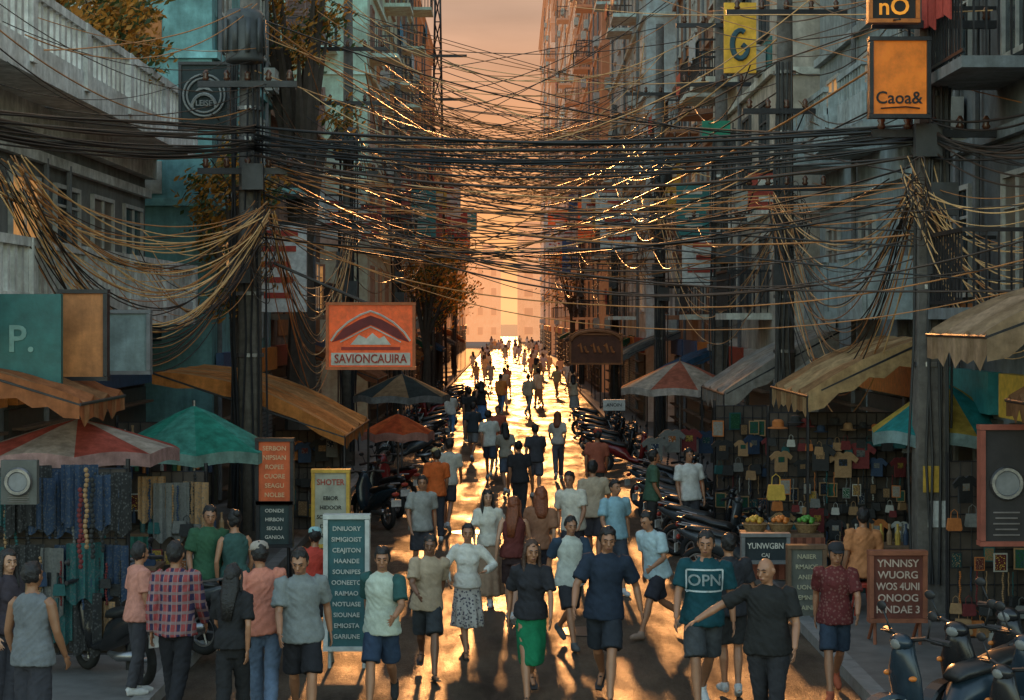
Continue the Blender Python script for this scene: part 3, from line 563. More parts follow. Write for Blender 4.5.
sign('round dial poster in a pale frame at the left edge',20,482,36,44,18.6,mat((.1,.1,.09)),None,deco=dial,name='framed_poster',cat='poster')
ORD=['first','second','third','fourth','fifth','sixth','seventh','eighth','ninth','tenth','eleventh','twelfth','thirteenth','fourteenth','fifteenth','sixteenth','seventeenth','eighteenth','nineteenth','twentieth','last']
cols=[('red',RED),('orange',OR2),('white',WHITE),('teal',TEAL),('yellow',YELLOW),('white',WHITE),('blue',paint((.05,.12,.3)))]
for side in (-1,1):
    for k in range(18):
        Y=38+k*7.5+R.uniform(-2,2); cn,cm=cols[R.randrange(7)]; w=R.uniform(.6,1.1)+Y*.004; h=R.uniform(.5,1.8)+Y*.004; z=R.uniform(3.6,7.5)+Y*.035
        root=thing('shop_sign','%s sign projecting over the %s pavement, %s from the camera on its side'%(cn,'left' if side<0 else 'right',ORD[k]),'sign',(side*((5.9 if Y<60 else 4.9)-w/2-.3),Y,z))
        b=MB(); b.box((0,0,0),(w,.14,h)); b.build('board',cm,root); b=MB()
        b.box((0,0,h/2+.02),(w+.08,.17,.05)); b.build('frame',DARKM,root); b=MB(); b.tube([(0,0,h/2),(side*1.2,0,h/2+.1)],.03,5); b.build('bracket',DARKM,root)
        n=int(h/.35)
        for q in range(n): b=MB(); b.box((R.uniform(-.05,.05),-.08,h/2-.2-q*.33),(w*R.uniform(.4,.8),.015,.12)); b.build('stripe',LW if cn!='white' else LR,root)
# ---------------- umbrellas and awnings
def umbrella(label,px,py_top,py_rim,wpx,Y,c1,c2,seg=8,name='market_umbrella'):
    k=F/Y; r=wpx/k/2; x=(px-512)/k; zt=CH-(py_top-320)/k; zr=CH-(py_rim-320)/k; z0=.12 if abs(x)>3.6 else 0
    root=thing(name,label,'umbrella',(x,Y,z0)); zt-=z0; zr-=z0
    b=MB(); n=seg*6
    rr=[(.02,zt),(.25*r,zt-(zt-zr)*.2),(.6*r,zt-(zt-zr)*.58),(r,zr)]
    def ring(q,z):
        out=[]
        for i in range(n):
            a=2*PI*i/n+.2; s_=math.sin(PI*(i%6)/6); f=1-.06*s_*q/r; out.append((math.cos(a)*q*f,math.sin(a)*q*f,z+.05*s_*q/r))
        return out
    R_=[ring(q,z) for q,z in rr]+[ring(r,zr-.16)]
    for kk in range(len(R_)-1):
        for i in range(n):
            j=(i+1)%n; b.mi=2 if kk==len(R_)-2 else (i//6)%2; b.add([R_[kk][i],R_[kk][j],R_[kk+1][j],R_[kk+1][i]],[(0,1,2,3)])
    b.mi=0; b.build('canopy',[canvas(c1),canvas(c2),canvas(tuple(min(.7,q*.5+.35) for q in c1))],root)
    b=MB(); b.tube([(0,0,.05),(0,0,zt+.08)],.025,8); b.build('pole',STEEL,root)
    for i in range(seg):
        b=MB(); a=2*PI*i/seg+.2; b.tube([(0,0,zt-.05),(math.cos(a)*r*.97,math.sin(a)*r*.97,zr-.02)],.009,4); b.build('rib',STEEL,root)
    b=MB(); b.lathe([(.24,0),(.24,.05),(.05,.09),(.04,.3)]); b.build('base',CONC,root)
    return root
umbrella('large green market umbrella with a pale hem on the left',194,406,450,170,26,(.06,.46,.34),(.12,.5,.4))
umbrella('faded red and pale panelled market umbrella at the left edge',78,419,450,200,22.3,(.62,.13,.09),(.66,.55,.46))
umbrella('dark grey and tan umbrella behind the orange one on the left',402,374,396,98,44,(.05,.07,.07),(.45,.28,.15))
umbrella('small bright orange umbrella beside the left motorbikes',398,414,433,74,36.5,(.85,.16,.04),(.75,.12,.03))
umbrella('pale beige umbrella with reddish panels on the right side',680,361,388,122,42,(.72,.6,.48),(.65,.2,.12))
umbrella('teal and yellow umbrella behind the right pole',944,382,432,150,24.2,(.03,.34,.34),(.65,.45,.08))
def awning(label,A,B,dY,c1,c2=None,val=.22,name='awning',n=10,sagk=.12,poles=True,seg2=1):
    A=V(A);B=V(B); root=thing(name,label,'awning',(A.x,A.y,0)); b=MB(); m=8; rows=[]
    for i in range(m+1):
        u=i/m; p=A.lerp(B,u); p.z+=math.sin(PI*u)*sagk; rows.append([(p.x-A.x,j*dY/n,p.z+.05*math.cos(j*2.1)*u+.03*noise.noise(V((i*.9,j*.8,A.y)))) for j in range(n+1)])
    rows.append([(q[0],q[1],q[2]-val*(1 if j%2 else .7)) for j,q in enumerate(rows[-1])])
    for i in range(m+1):
        for j in range(n): b.mi=(j//seg2)%2 if c2 else 0; b.add([rows[i][j],rows[i][j+1],rows[i+1][j+1],rows[i+1][j]],[(0,1,2,3)])
    b.mi=0
    for i in range(m): a,c=rows[i][0],rows[i+1][0]; d0,d1=[val*(.9+.25*(q%2)) for q in (i,i+1)]; b.add([a,c,(c[0],c[1],c[2]-d1),(a[0],a[1],a[2]-d0)],[(0,1,2,3)])
    b.build('canopy',[canvas(c1),canvas(c2 or c1)],root)
    b=MB(); b.tube([(0,.01,A.z-.02),(B.x-A.x,.01,B.z-.02),(B.x-A.x,dY,B.z-.02),(0,dY,A.z-.02)],.022,6); b.build('frame',DARKM,root)
    if poles:
        for yy in (.05,dY-.05): b=MB(); b.tube([(B.x-A.x,yy,.02),(B.x-A.x,yy,B.z-.02)],.022,6); b.build('post',DARKM,root)
    return root
awning('long orange canvas awning sloping over the left pavement',(-5.9,29.5,3.05),(-2.75,28.5,2.0),5,(.85,.33,.09),(.7,.36,.14),sagk=.25)
awning('brown awning over the stall at the left edge',(-6.4,20.6,3.4),(-4.95,20,2.95),2.4,(.55,.2,.08),(.6,.3,.14),poles=False,val=.26,sagk=.05)
awning('tan striped awning over the right display wall',(5.85,25.2,3.65),(4.15,25.2,2.85),3.6,(.9,.58,.3),(.6,.34,.16),val=.32,sagk=.1,n=14,seg2=2)
awning('grey canvas awning behind the tan one on the right',(6.0,33,3.7),(3.9,33,2.55),4,(.5,.48,.44),(.58,.52,.44),val=.35)
awning('pale tan awning high at the right frame edge',(6.5,18,4.4),(4.75,18,3.75),2.6,(.6,.42,.26),(.66,.46,.3),val=.35,poles=False)
awning('small brown awning below the pale one at the right edge',(6.3,17.2,3.45),(5.05,17.2,3.1),1.2,(.35,.17,.08),poles=False)
an_=[('rust',(.4,.14,.06)),('green',(.05,.2,.12)),('cream',(.5,.44,.34)),('blue',(.06,.15,.28)),('orange',(.65,.25,.07)),('grey',(.25,.25,.24))]
for side in (-1,1):
    for k in range(9):
        Y=(47 if side<0 else 50)+k*12+R.uniform(-1.5,1.5); cn,cc=an_[(k*2+(side>0)*3+k//3)%6]; zf=R.uniform(2.2,2.7)
        awning('%s shop awning, %s of the far row on the %s side'%(cn,ORD[k],'left' if side<0 else 'right'),(side*5.9,Y,zf+.9),(side*R.uniform(3.4,4.0),Y,zf),R.uniform(3,5),cc,(.5,.42,.32) if k%2 else None)
# ---------------- poles
def pole(label,x,y,h=12,r=.19,trans=False,boxes=2,posters=0,square=False):
    root=thing('utility_pole',label,'utility pole',(x,y,.1)); b=MB()
    if square: b.loft([[(a*q,c*q,z) for a,c in ((-1,-1),(1,-1),(1,1),(-1,1))] for z,q in ((0,r),(h,r*.7))])
    else: b.lathe([(r,0),(r*.8,h*.5),(r*.62,h)],n=14)
    b.build('shaft',CONC,root,not square)
    for z in (6.2,7.6,9.4,10.8):
        if z<h: b=MB(); b.box((0,-r-.03,z),(2.2 if z>9 else 1.6,.09,.1)); a=b.build('crossarm',DARKM,root)
        for q in range(5):
            b=MB(); xx=(-.9+.45*q)*(1 if z>9 else .75); b.lathe([(.03,z+.05),(.06,z+.09),(.035,z+.13),(.055,z+.17),(.02,z+.23)],(xx,-r-.03,0),8); b.build('insulator',mat((.12,.05,.03),rough=.2),a,True)
    for q in range(boxes):
        b=MB(); b.box((R.choice((-1,1))*.1,-r-.13,4.6+q*.75),(.34,.16,.42)); b.build('junction_box',mat((.06,.06,.06),rough=.5),root)
    for z in (3.2,4.2,5.3,5.9,6.7,7.2,8.3): b=MB(); b.lathe([(r*1.06,z),(r*1.06,z+.06)],n=14); b.build('clamp_band',STEEL,root)
    for q in range(8):
        b=MB(); a=R.uniform(PI,2*PI); b.tube([(math.cos(a)*(r*1.15+.02)+R.uniform(-.06,.06),math.sin(a)*(r*1.15+.02),zz) for zz in (0.4,2,3.5,5,6.5,8.5)],.018,5); b.build('riser_cable',BLACK,root)
    if trans:
        b=MB(); b.lathe([(.02,0),(.29,0),(.3,.05),(.3,.75),(.26,.82),(.02,.85)],(.0,-r-.38,7.9),18)
        for q in range(10): a=q*PI/5; b.box((math.cos(a)*.33,-r-.38+math.sin(a)*.33,8.3),(.08,.02,.55),a+PI/2)
        b.build('transformer',mat((.07,.075,.075),rough=.5),root,True)
    for q in range(posters):
        b=MB(); b.box((R.uniform(-.05,.05),-r-.012,1.3+q*.45),(.24,.012,.34)); b.build('poster',[WHITE,YELLOW,RED,TEAL][q%4],root)
    return root
PL=[(-4.26,29.25),(-4.25,46.7),(-4.2,66),(-4.1,92),(-4,125)]; PR=[(5.43,23.4),(5.0,33),(5.0,43),(4.6,56),(4.4,77),(4.1,106)]
pole('thick concrete utility pole with transformer on the left side',-4.26,29.25,13,.22,True,3)
for i,(x,y) in enumerate(PL[1:]): pole('%s utility pole down the left side'%['second','third','fourth','fifth'][i],x,y,13,.18,i==0)
pole('massive square concrete pole with posters on the right',5.43,23.4,12,.2,False,3,2,True)
for i,(x,y) in enumerate(PR[1:]): pole('%s utility pole down the right side'%['second','third','fourth','fifth','sixth'][i],x,y,13,.2 if i<3 else .17,i==2)
root=thing('lattice_mast','slim steel lattice mast rising left of the sky gap','mast',(-4.3,104,.1)); b=MB()
for sx in (-1,1):
    for sy in (-1,1): b.tube([(sx*.5,sy*.5,0),(sx*.12,sy*.12,24)],.06,5)
for k in range(16):
    z=k*1.5; q=.5-.38*z/24; q2=.5-.38*(z+1.5)/24; b.tube([(-q,-q,z),(q2,-q2,z+1.5)],.035,4); b.tube([(q,-q,z),(-q2,-q2,z+1.5)],.035,4); b.tube([(-q,-q,z),(q,-q,z)],.035,4)
b.build('lattice_frame',DARKM,root)
for z in (14,16.5,19): b=MB(); b.box((0,-.4,z),(3.4,.15,.15)); b.build('crossarm',DARKM,root)
# ---------------- cables
CB=[mat((.014,.013,.012),rough=.4,bump=0),mat((.05,.03,.02),rough=.4,bump=0),mat((.5,.2,.06),rough=.35,bump=0),mat((.85,.48,.2),rough=.35,bump=0)]  # orange and golden tones put the low sun's glow into the cable colour
CNm=['black','dark brown','orange-brown','golden tan']
def cpath(A,B,sag,seg=22,wob=.03):
    A=V(A);B=V(B); s1=R.uniform(0,99); pts=[]
    for i in range(seg+1):
        u=i/seg; p=A.lerp(B,u); p.z-=sag*4*u*(1-u); e=math.sin(PI*u)
        p+=V((noise.noise(V((s1,u*2.2,0))),noise.noise(V((s1,u*2.2,5))),noise.noise(V((s1,u*2.2,9)))))*wob*e*(B-A).length*.12; pts.append(p)
    return pts
def cable(A,B,sag,r=.014,ci=0,where='',group='overhead cables',seg=26,wob=.03):
    b=MB(); b.tube(cpath(A,B,sag,seg,wob),r*.68,5); o=b.build('overhead_cable',CB[ci],None,True); tag(o,'%s overhead cable %s'%(CNm[ci],where),'cable',group); return o
U=R.uniform
for i in range(14):
    y0=U(112,142); cable(P(-40,y0-U(0,12),20),P(255,y0+U(8,22),28.8),U(0,.25),U(.016,.034),R.choice((0,0,1)),'in the thick bundle left of the left pole','thick crossing bundle left part')
    cable(P(255,y0+U(8,22),28.8),P(930,y0+U(0,22),23.2),U(.1,.5),U(.018,.042),R.choice((0,0,0,1)),'in the thick bundle between the two main poles','thick crossing bundle')
    cable(P(930,y0+U(0,22),23.2),P(1070,y0+U(-20,60),20),U(0,.3),U(.014,.03),R.choice((0,0,1)),'between the right pole and the right edge','thick crossing bundle right part')
for i in range(44):
    s_=i/43; cable(P(U(-12,26),U(155,195),23),P(U(254,270),U(200,235),28.6),.5+2.0*s_+U(-.12,.12),U(.009,.017),R.choice((0,1,2,2,3,3)),'sagging deeply between the left edge and the left pole','sagging tangle at the left',wob=.07)
for i in range(10): cable(P(U(90,160),U(230,280),26.5),P(U(258,272),U(210,240),28.8),U(.5,1.4),U(.008,.014),R.choice((1,2,3)),'in the lower loops beside the left pole','lower loops at the left pole',wob=.1)
for i in range(18): cable(P(U(262,280),U(205,235),29),P(U(342,355),U(228,250),44),1.0+i/17*2.2,U(.011,.018),R.choice((0,1,2,3)),'in loops between the first and second left poles','loops right of the left pole',wob=.08)
for i in range(26): cable(P(U(768,790),U(190,225),32.5),P(U(905,928),U(170,215),23.4),.6+i/25*2.6,U(.009,.016),R.choice((0,1,2,3)),'sagging between the two nearest right poles','sagging tangle at the right',wob=.08)
for i in range(26): cable(P(U(900,932),U(155,205),23.2),P(1110,U(150,230),20.5),.3+i/25*1.7,U(.008,.014),R.choice((1,2,3,3)),'fanning out from the right pole to the right edge','fan at the right edge',wob=.07)
for i in range(12): cable(P(U(652,668),U(180,230),55),P(U(772,792),U(195,235),33),1+i/11*2.2,U(.012,.018),R.choice((0,1,2,3)),'in loops between the second and fourth right poles','loops right of centre',wob=.1)
for i in range(40):
    cable(P(U(255,290),U(160,240),29),P(*R.choice(((785,U(150,280),33),(722,U(170,290),43),(930,U(180,260),23.3),(1060,U(190,320),20)))),U(.1,1.3),U(.009,.022),R.choice((0,0,1,2,2)),'crossing from the left pole to the right side','cables crossing the street below the thick bundle',wob=.05)
for i in range(32):
    a=R.choice(((345,U(20,260),46),(398,U(50,280),66),(255,U(0,180),29))); c=R.choice(((785,U(0,240),33),(660,U(20,270),56),(722,U(0,260),43),(930,U(0,200),23.3)))
    cable(P(*a),P(*c),U(.2,1.6),U(.011,.022)*(a[2]/35)**.5,R.choice((0,0,1,2,3)),'crossing between farther poles above the street','cables crossing between farther poles',wob=.05)
for i in range(10): cable(P(U(-20,60),U(0,110),21),P(U(250,270),U(-10,120),29),U(.1,.7),U(.008,.016),R.choice((0,0,1,2)),'high at the upper left','high cables at the upper left')
for i in range(12): cable(P(U(560,800),U(-60,60),40),P(U(900,1060),U(-60,110),22),U(.1,.8),U(.009,.018),R.choice((0,1,2,3)),'high at the upper right','high cables at the upper right')
for ci,nn_ in ((0,80),(2,60),(3,30)):
    b=MB()
    for i in range(nn_):
        Y1=U(36,130); Y2=Y1+U(-12,25); xl=-4.3; xr=4.5; z1=U(5.2,9.5)+Y1*.06; z2=U(5.2,9.5)+Y1*.06
        b.tube(cpath((xl,Y1,z1),(xr,Y2,z2),U(.1,1.8),14,.06),.005+Y1*.00013,4)
    for i in range(40):
        Y1=U(36,110); s_=R.choice((-1,1)); x=s_*U(3.0,4.8); b.tube(cpath((x,Y1,U(5,11)),(x+U(-.5,.5),Y1+U(14,28),U(5,10)),U(.2,1.6),12,.06),.011,4)
    o=b.build('far_cable_tangle',CB[ci],None,True); tag(o,'tangle of thin %s cables over the far part of the street'%CNm[ci],'cables'); o['kind']='stuff'
for L_,nm in ((PL,'left'),(PR,'right')):
    for k in range(2):
        for q in range(5):
            z=5.6+q*.75+U(-.2,.2); xx=U(-.7,.7); a=L_[k]; c=L_[k+1]; cable((a[0]+xx,a[1],z),(c[0]+xx,c[1],z+U(-.4,.4)),U(.2,.9),.016+.004*k,R.choice((0,0,1)),'along the %s side in the %s span'%(nm,ORD[k]),'cables along the %s side, %s span'%(nm,ORD[k]),12)
for i,(px,py,Y,rr,l) in enumerate(((265,250,28.7,.3,'left pole'),(912,190,23,.24,'right pole'),(790,215,32.6,.4,'second right pole'),(650,250,54,.5,'fourth right pole'))):
    b=MB(); c=P(px,py,Y)
    for q in range(7):
        e=U(.5,1.0); ph=U(0,6); r_=rr*U(.7,1.2)
        b.tube([c+V((math.cos(a)*r_*e*.7+.05*math.sin(3*a+ph),-.3+.1*math.sin(a*2+ph),math.sin(a)*r_*1.3-.2*q*.3+.05*math.cos(2*a+ph))) for a in [2*PI*t/24 for t in range(25)]],.008,5)
    tag(b.build('cable_coil',CB[1],None,True),'messy loops of spare cable hanging on the '+l,'cable coil')
# ---------------- scooters
def scooter(label,loc,rz,col):
    root=thing('parked_scooter',label,'scooter',loc,rz,'parked scooters'); pm_=mat(col,rough=.25,var=.2,scale=9,bump=.03)
    for yy in (-.62,.6):
        b=MB(); b.torus((0,yy,.27),.22,.05,'X',24,8); t=b.build('wheel',RUBBER,root,True)
        b=MB(); b.torus((0,yy,.27),.165,.018,'X',20,6); b.tube([(-.06,yy,.27),(.06,yy,.27)],.03,8)
        for a in range(5): q=a*2*PI/5; b.tube([(0,yy,.27),(0,yy+math.cos(q)*.165,.27+math.sin(q)*.165)],.014,5)
        b.build('rim',STEEL,t)
    def ring(y,z,rx,rz_): return [(rx*math.cos(a),y,z+rz_*math.sin(a)) for a in [2*PI*i/14 for i in range(14)]]
    b=MB(); b.loft([ring(.92,.78,.02,.02),ring(.8,.74,.08,.06),ring(.55,.66,.13,.12),ring(.25,.56,.15,.17),ring(.02,.48,.13,.16),ring(-.08,.36,.11,.08),ring(-.3,.3,.12,.05),ring(-.42,.34,.1,.08)]); b.build('body',pm_,root,True)
    b=MB(); b.loft([[(w*math.cos(a),y+d*math.sin(a),z) for a in [2*PI*i/14 for i in range(14)]] for z,y,w,d in ((.28,-.36,.12,.06),(.5,-.42,.17,.06),(.72,-.46,.18,.07),(.88,-.47,.11,.08),(.98,-.46,.08,.07))]); b.build('front_shield',pm_,root,True)
    b=MB(); b.loft([ring(-.02,.66,.1,.03),ring(.05,.7,.13,.06),ring(.3,.73,.14,.06),ring(.42,.77,.13,.06),ring(.7,.81,.11,.05),ring(.8,.8,.05,.02)]); b.build('seat',mat((.02,.02,.02),rough=.4),root,True)
    b=MB(); b.tube([(-.34,-.36,1.0),(-.2,-.42,1.02),(0,-.45,.98),(.2,-.42,1.02),(.34,-.36,1.0)],.018,6)
    for sx in (-1,1): b.tube([(sx*.24,-.40,1.01),(sx*.38,-.34,1.0)],.026,6); b.tube([(sx*.2,-.44,1.02),(sx*.36,-.4,1.0)],.007,5)
    b.build('handlebar',BLACK,root)
    b=MB(); b.ell((0,-.49,.97),(.11,.07,.065)); b.build('handlebar_cover',pm_,root,True)
    b=MB(); b.ell((0,-.545,.96),(.06,.02,.04)); b.build('headlight',mat((.2,.2,.19),rough=.12),root,True)
    for sx in (-1,1):
        b=MB(); b.tube([(sx*.22,-.42,1.02),(sx*.28,-.44,1.17)],.008,5); b.ell((sx*.30,-.44,1.2),(.055,.015,.038)); b.build('mirror',BLACK,root,True)
        b=MB(); b.tube([(sx*.07,-.5,.55),(sx*.07,-.62,.27)],.02,6); b.build('fork',STEEL,root)
        b=MB(); b.ell((sx*.15,-.5,.72),(.025,.035,.02)); b.build('indicator',ORANGE,root,True)
    b=MB(); pts=[V((0,-.62+math.cos(a)*.3,.27+math.sin(a)*.3)) for a in [rad(q) for q in range(20,171,15)]]
    b.loft([[p+V((-.07,0,0)),p+V((.07,0,0)),p+V((.07,0,0))*.8+V((0,0,.03)),p+V((-.07,0,0))*.8+V((0,0,.03))] for p in pts]); b.build('fender',pm_,root)
    b=MB(); b.tube([(.13,.15,.3),(.16,.4,.3),(.17,.75,.36)],[.03,.05,.05],8); b.build('exhaust',STEEL,root,True)
    b=MB(); b.ell((0,.9,.68),(.08,.03,.04)); b.build('tail_light',RED,root,True)
    b=MB(); b.box((0,.93,.52),(.2,.012,.13)); b.build('licence_plate',WHITE,root)
    b=MB(); b.tube([(-.09,.62,.84),(-.1,.88,.88),(.1,.88,.88),(.09,.62,.84)],.012,6); b.build('grab_rail',STEEL,root)
    return root
sc=scooter('black parked scooter nearest the lower right corner',(4.35,14.6,.12),rad(-62),(.02,.02,.022))
SCN=[('dark blue-grey',(.02,.035,.05)),('black',(.015,.015,.017)),('dark red',(.2,.02,.02)),('white',(.4,.4,.38)),('grey',(.05,.055,.06))]
SC=[(3.75,15.3,-64,0,'leftmost of the lower right corner row'),(4.3,16.0,-52,1,'behind the leftmost one in the lower right corner'),(4.75,15.3,-58,0,'beside the wall in the lower right corner'),(4.95,16.8,-50,1,'farthest back in the lower right corner')]
SC+=[(-4.2,19.0,-140,1,'behind the plaid shirt on the left'),(-4.0,20.6,-120,4,'beside the salmon T-shirt on the left'),(-2.55,36,-150,1,'first in the row under the orange umbrella'),(-2.5,38.2,-145,2,'second in the row by the orange umbrella'),(-2.6,34,-150,0,'nearest in the left row by the grey T-shirt')]
SC+=[(3.35+U(-.2,.2),26.5+i*1.5,60+U(-12,12),R.choice((0,1,1,4,4)),'%s in the long right-hand kerb row'%ORD[i]) for i in range(9)]
SC+=[(2.95+U(-.2,.2),46+i*2.4,70+U(-15,15),R.choice((0,1,1,4,2)),'%s in the far right-hand row'%ORD[i]) for i in range(8)]
SC+=[(-2.95+U(-.2,.2),48+i*3.4,-70+U(-15,15),R.choice((0,1,1,4,2)),'%s in the far left-hand row'%ORD[i]) for i in range(12)]
for x,y,a,c,w in SC:
    q=dup(sc,(x,y,.12 if abs(x)>3.6 else 0),rad(a),'%s parked scooter %s'%(SCN[c][0],w)); pc=mat(SCN[c][1],rough=.25,var=.2,scale=9,bump=.03)
    recol(q,{'body':pc,'front_shield':pc,'fender':pc,'handlebar_cover':pc})
    if 'lower right' in w: q.scale=(1.12,1.12,1.12)
# ---------------- goods
def tshirt():
    b=MB(); b.poly([(-.2,0),(.2,0),(.2,.42),(.31,.34),(.37,.45),(.2,.6),(.08,.62),(0,.57),(-.08,.62),(-.2,.6),(-.37,.45),(-.31,.34),(-.2,.42)],-.03,.05); b.mi=1; b.box((0,-.034,.36),(.2,.01,.16)); return b
def bag():
    b=MB(); b.loft([[(a*w,c*.06,z) for a,c in ((-1,-1),(1,-1),(1,1),(-1,1))] for z,w in ((0,.15),(.04,.17),(.26,.14),(.28,.13))]); b.tube([(-.08,0,.27),(-.07,0,.42),(0,0,.48),(.07,0,.42),(.08,0,.27)],.01,5); return b
def hat():
    b=MB(); b.lathe([(.17,0),(.175,.01),(.1,.03),(.095,.12),(.06,.15),(.01,.155)]); return b
def bottle():
    b=MB(); b.lathe([(.035,0),(.037,.02),(.037,.15),(.014,.2),(.014,.25),(.018,.25),(.018,.28),(.002,.28)],n=10); return b
def beads():
    b=MB()
    for k in range(16): b.ell((.01*math.sin(k),0,-k*.048),(.024,.024,.026),6,4)
    return b
def pic():
    b=MB(); b.box((0,0,.2),(.3,.03,.4)); b.mi=1; b.box((0,-.018,.2),(.24,.012,.34)); return b
def textile():
    b=MB(); n=12
    fr=[(-.25+.5*i/n,.03*math.sin(i*1.9),.0) for i in range(n+1)]
    for z0,z1 in ((0,-.35),(-.35,-.8)):
        for i in range(n):
            a,c=fr[i],fr[i+1]; b.add([(a[0],a[1],z0),(c[0],c[1],z0),(c[0],c[1]*1.3,z1-(.05*math.sin(i) if z1<-.5 else 0)),(a[0],a[1]*1.3,z1-(.05*math.sin(i-1) if z1<-.5 else 0))],[(0,1,2,3)])
    return b
GC=[('black',(.03,.03,.03)),('navy',(.03,.05,.09)),('white',(.38,.37,.33)),('teal',(.025,.09,.09)),('maroon',(.15,.03,.03)),('tan',(.3,.18,.09)),('grey',(.15,.15,.14)),('yellow',(.5,.32,.06)),('green',(.03,.12,.06)),('orange',(.42,.14,.04))]
TM={'hanging_shirt':(tshirt,'shirt'),'handbag':(bag,'bag'),'sun_hat':(hat,'hat'),'bottle':(bottle,'bottle'),'bead_string':(beads,'beads'),'framed_picture':(pic,'picture'),'hanging_textile':(textile,'textile')}
GM={k:v[0]().mesh(k) for k,v in TM.items()}
def good(kind,p,ci,where,sc_=1,rz=0,group=None):
    cn,cc=GC[ci]; me=GM[kind]; two=kind in('framed_picture','hanging_shirt')
    if not me.materials: me.materials.append(BLACK); (me.materials.append(BLACK) if two else 0)
    o=link(kind,me,None,None,loc=p,rz=rz); o.scale=(sc_,)*3; o.material_slots[0].link='OBJECT'; o.material_slots[0].material=(cloth(cc,kind='dots',col2=tuple(q*.4+.06 for q in cc)) if kind=='hanging_textile' else cloth(cc)) if kind!='bottle' else paint(cc)
    if two: o.material_slots[1].link='OBJECT'; o.material_slots[1].material=cloth(tuple(q*.6 for q in GC[(ci+R.choice((2,3,5)))%10][1]),kind='dots',col2=GC[(ci+5)%9][1])
    tag(o,'%s %s, %s'%(cn,kind.replace('_',' '),where),TM[kind][1],group); return o
def rack(label,x0,x1,Y,z0,z1,nx,nz):
    root=thing('display_rack',label,'rack',((x0+x1)/2,Y,0)); w=x1-x0; b=MB(); b.box((0,.06,(z0+z1)/2),(w,.03,z1-z0)); b.build('back_panel',mat((.06,.045,.035)),root)
    b=MB()
    for i in range(nx+1): b.tube([(-w/2+w*i/nx,0,z0),(-w/2+w*i/nx,0,z1)],.006,4)
    for i in range(nz+1): b.tube([(-w/2,0,z0+(z1-z0)*i/nz),(w/2,0,z0+(z1-z0)*i/nz)],.006,4)
    b.build('wire_grid',DARKM,root)
    for sx in (-1,1): b=MB(); b.tube([(sx*w/2,.05,.12),(sx*w/2,.05,z1+.1)],.025,6); b.build('post',DARKM,root)
    return root
def fill(x0,x1,Y,rows,where,group,pal=(0,0,0,1,2,3,4,5,5,6,6,9)):
    for r_,(kind,z,n,s_) in enumerate(rows):
        for i in range(n):
            good(kind,(x0+(i+.5)*(x1-x0)/n+U(-.06,.06),Y-.06+U(-.08,.02),z+U(-.08,.08)),R.choice(pal if kind!='bottle' else range(10)),'%s in the %s row of the %s'%(ORD[min(i,20)],ORD[r_],where),s_*U(.75,1.25),U(-.5,.5),group)
rack('black wire display wall under the tan awning on the right',3.75,5.75,26.3,.3,2.55,14,12)
fill(3.75,5.75,26.2,[('sun_hat',2.35,10,.7),('handbag',2.0,16,.45),('hanging_shirt',1.68,7,.5),('bead_string',1.65,20,.5),('framed_picture',1.3,14,.45),('handbag',1.1,16,.42),('hanging_shirt',.75,7,.5),('handbag',.5,16,.45),('bead_string',.9,20,.5),('handbag',.2,16,.45)],'right display wall','goods on the right display wall')
rack('wire rack of goods under the grey awning on the right',3.55,5.2,31.5,.3,2.4,10,10)
fill(3.55,5.2,31.4,[('framed_picture',1.95,9,.6),('hanging_shirt',1.5,6,.6),('handbag',1.2,10,.5),('bead_string',1.2,14,.45),('framed_picture',.6,9,.6)],'second right rack','goods on the second right rack')
rack('low rack of souvenirs right of the big right pole',4.95,6.25,20.4,.3,2.3,10,10)
fill(4.95,6.25,20.3,[('hanging_shirt',1.85,5,.5),('handbag',1.5,9,.45),('framed_picture',1.15,8,.5),('bead_string',1.1,14,.45),('handbag',.6,9,.45),('handbag',.3,9,.5)],'rack at the right edge','goods on the rack at the right edge')
DK=(0,0,0,1,1,3,4,6,5)
rack('clothes rack at the left frame edge',-5.6,-4.15,19.4,.3,2.3,8,8)
fill(-5.6,-4.15,19.3,[('hanging_textile',2.3,5,.8),('hanging_textile',2.2,4,.9),('bead_string',2.1,14,.8),('hanging_textile',1.5,6,.9),('handbag',1.0,10,.45),('hanging_textile',.95,5,.8),('bead_string',1.3,12,.7)],'left edge clothes rack','goods on the left edge rack',DK)
rack('shelf rack behind the green umbrella',-6.2,-4.7,28.2,.3,2.3,8,5)
fill(-6.2,-4.7,28.1,[('bottle',1.9,16,1),('bottle',1.5,16,1),('framed_picture',.98,7,.6),('bottle',.72,16,1),('handbag',.35,9,.5)],'shelf rack behind the green umbrella','goods behind the green umbrella')
rack('souvenir rack beside the left pole under the orange awning',-4.1,-2.95,31,.3,2.0,8,8)
fill(-4.1,-2.95,30.9,[('hanging_shirt',1.5,5,.5),('handbag',1.1,7,.5),('bead_string',1.0,9,.4),('framed_picture',.5,6,.6)],'rack under the orange awning','goods under the orange awning')
rack('dark textile rack standing left of the salmon T-shirt',-4.55,-3.85,22.6,.3,2.0,5,5)
fill(-4.55,-3.85,22.5,[('hanging_textile',1.95,3,.8),('bead_string',1.9,6,.7),('handbag',1.2,5,.45),('framed_picture',.8,4,.45)],'dark textile rack','goods on the dark textile rack',DK)
for i,(px,py,Y) in enumerate(((86,470,18.6),(80,490,18.6),(92,480,18.6),(660,440,40),(668,452,40))): good('bead_string',P(px,py,Y),(5,4,0,5,0)[i],'long, %s of the strands beside the stalls'%ORD[i],1.1)
good('handbag',P(779,458,29),4,'hanging alone above the fruit stall',1.2); good('handbag',P(776,500,24.8),7,'bright, hanging above the fruit baskets',.75); good('framed_picture',P(805,460,29),4,'hanging right of the maroon bag',1.3)
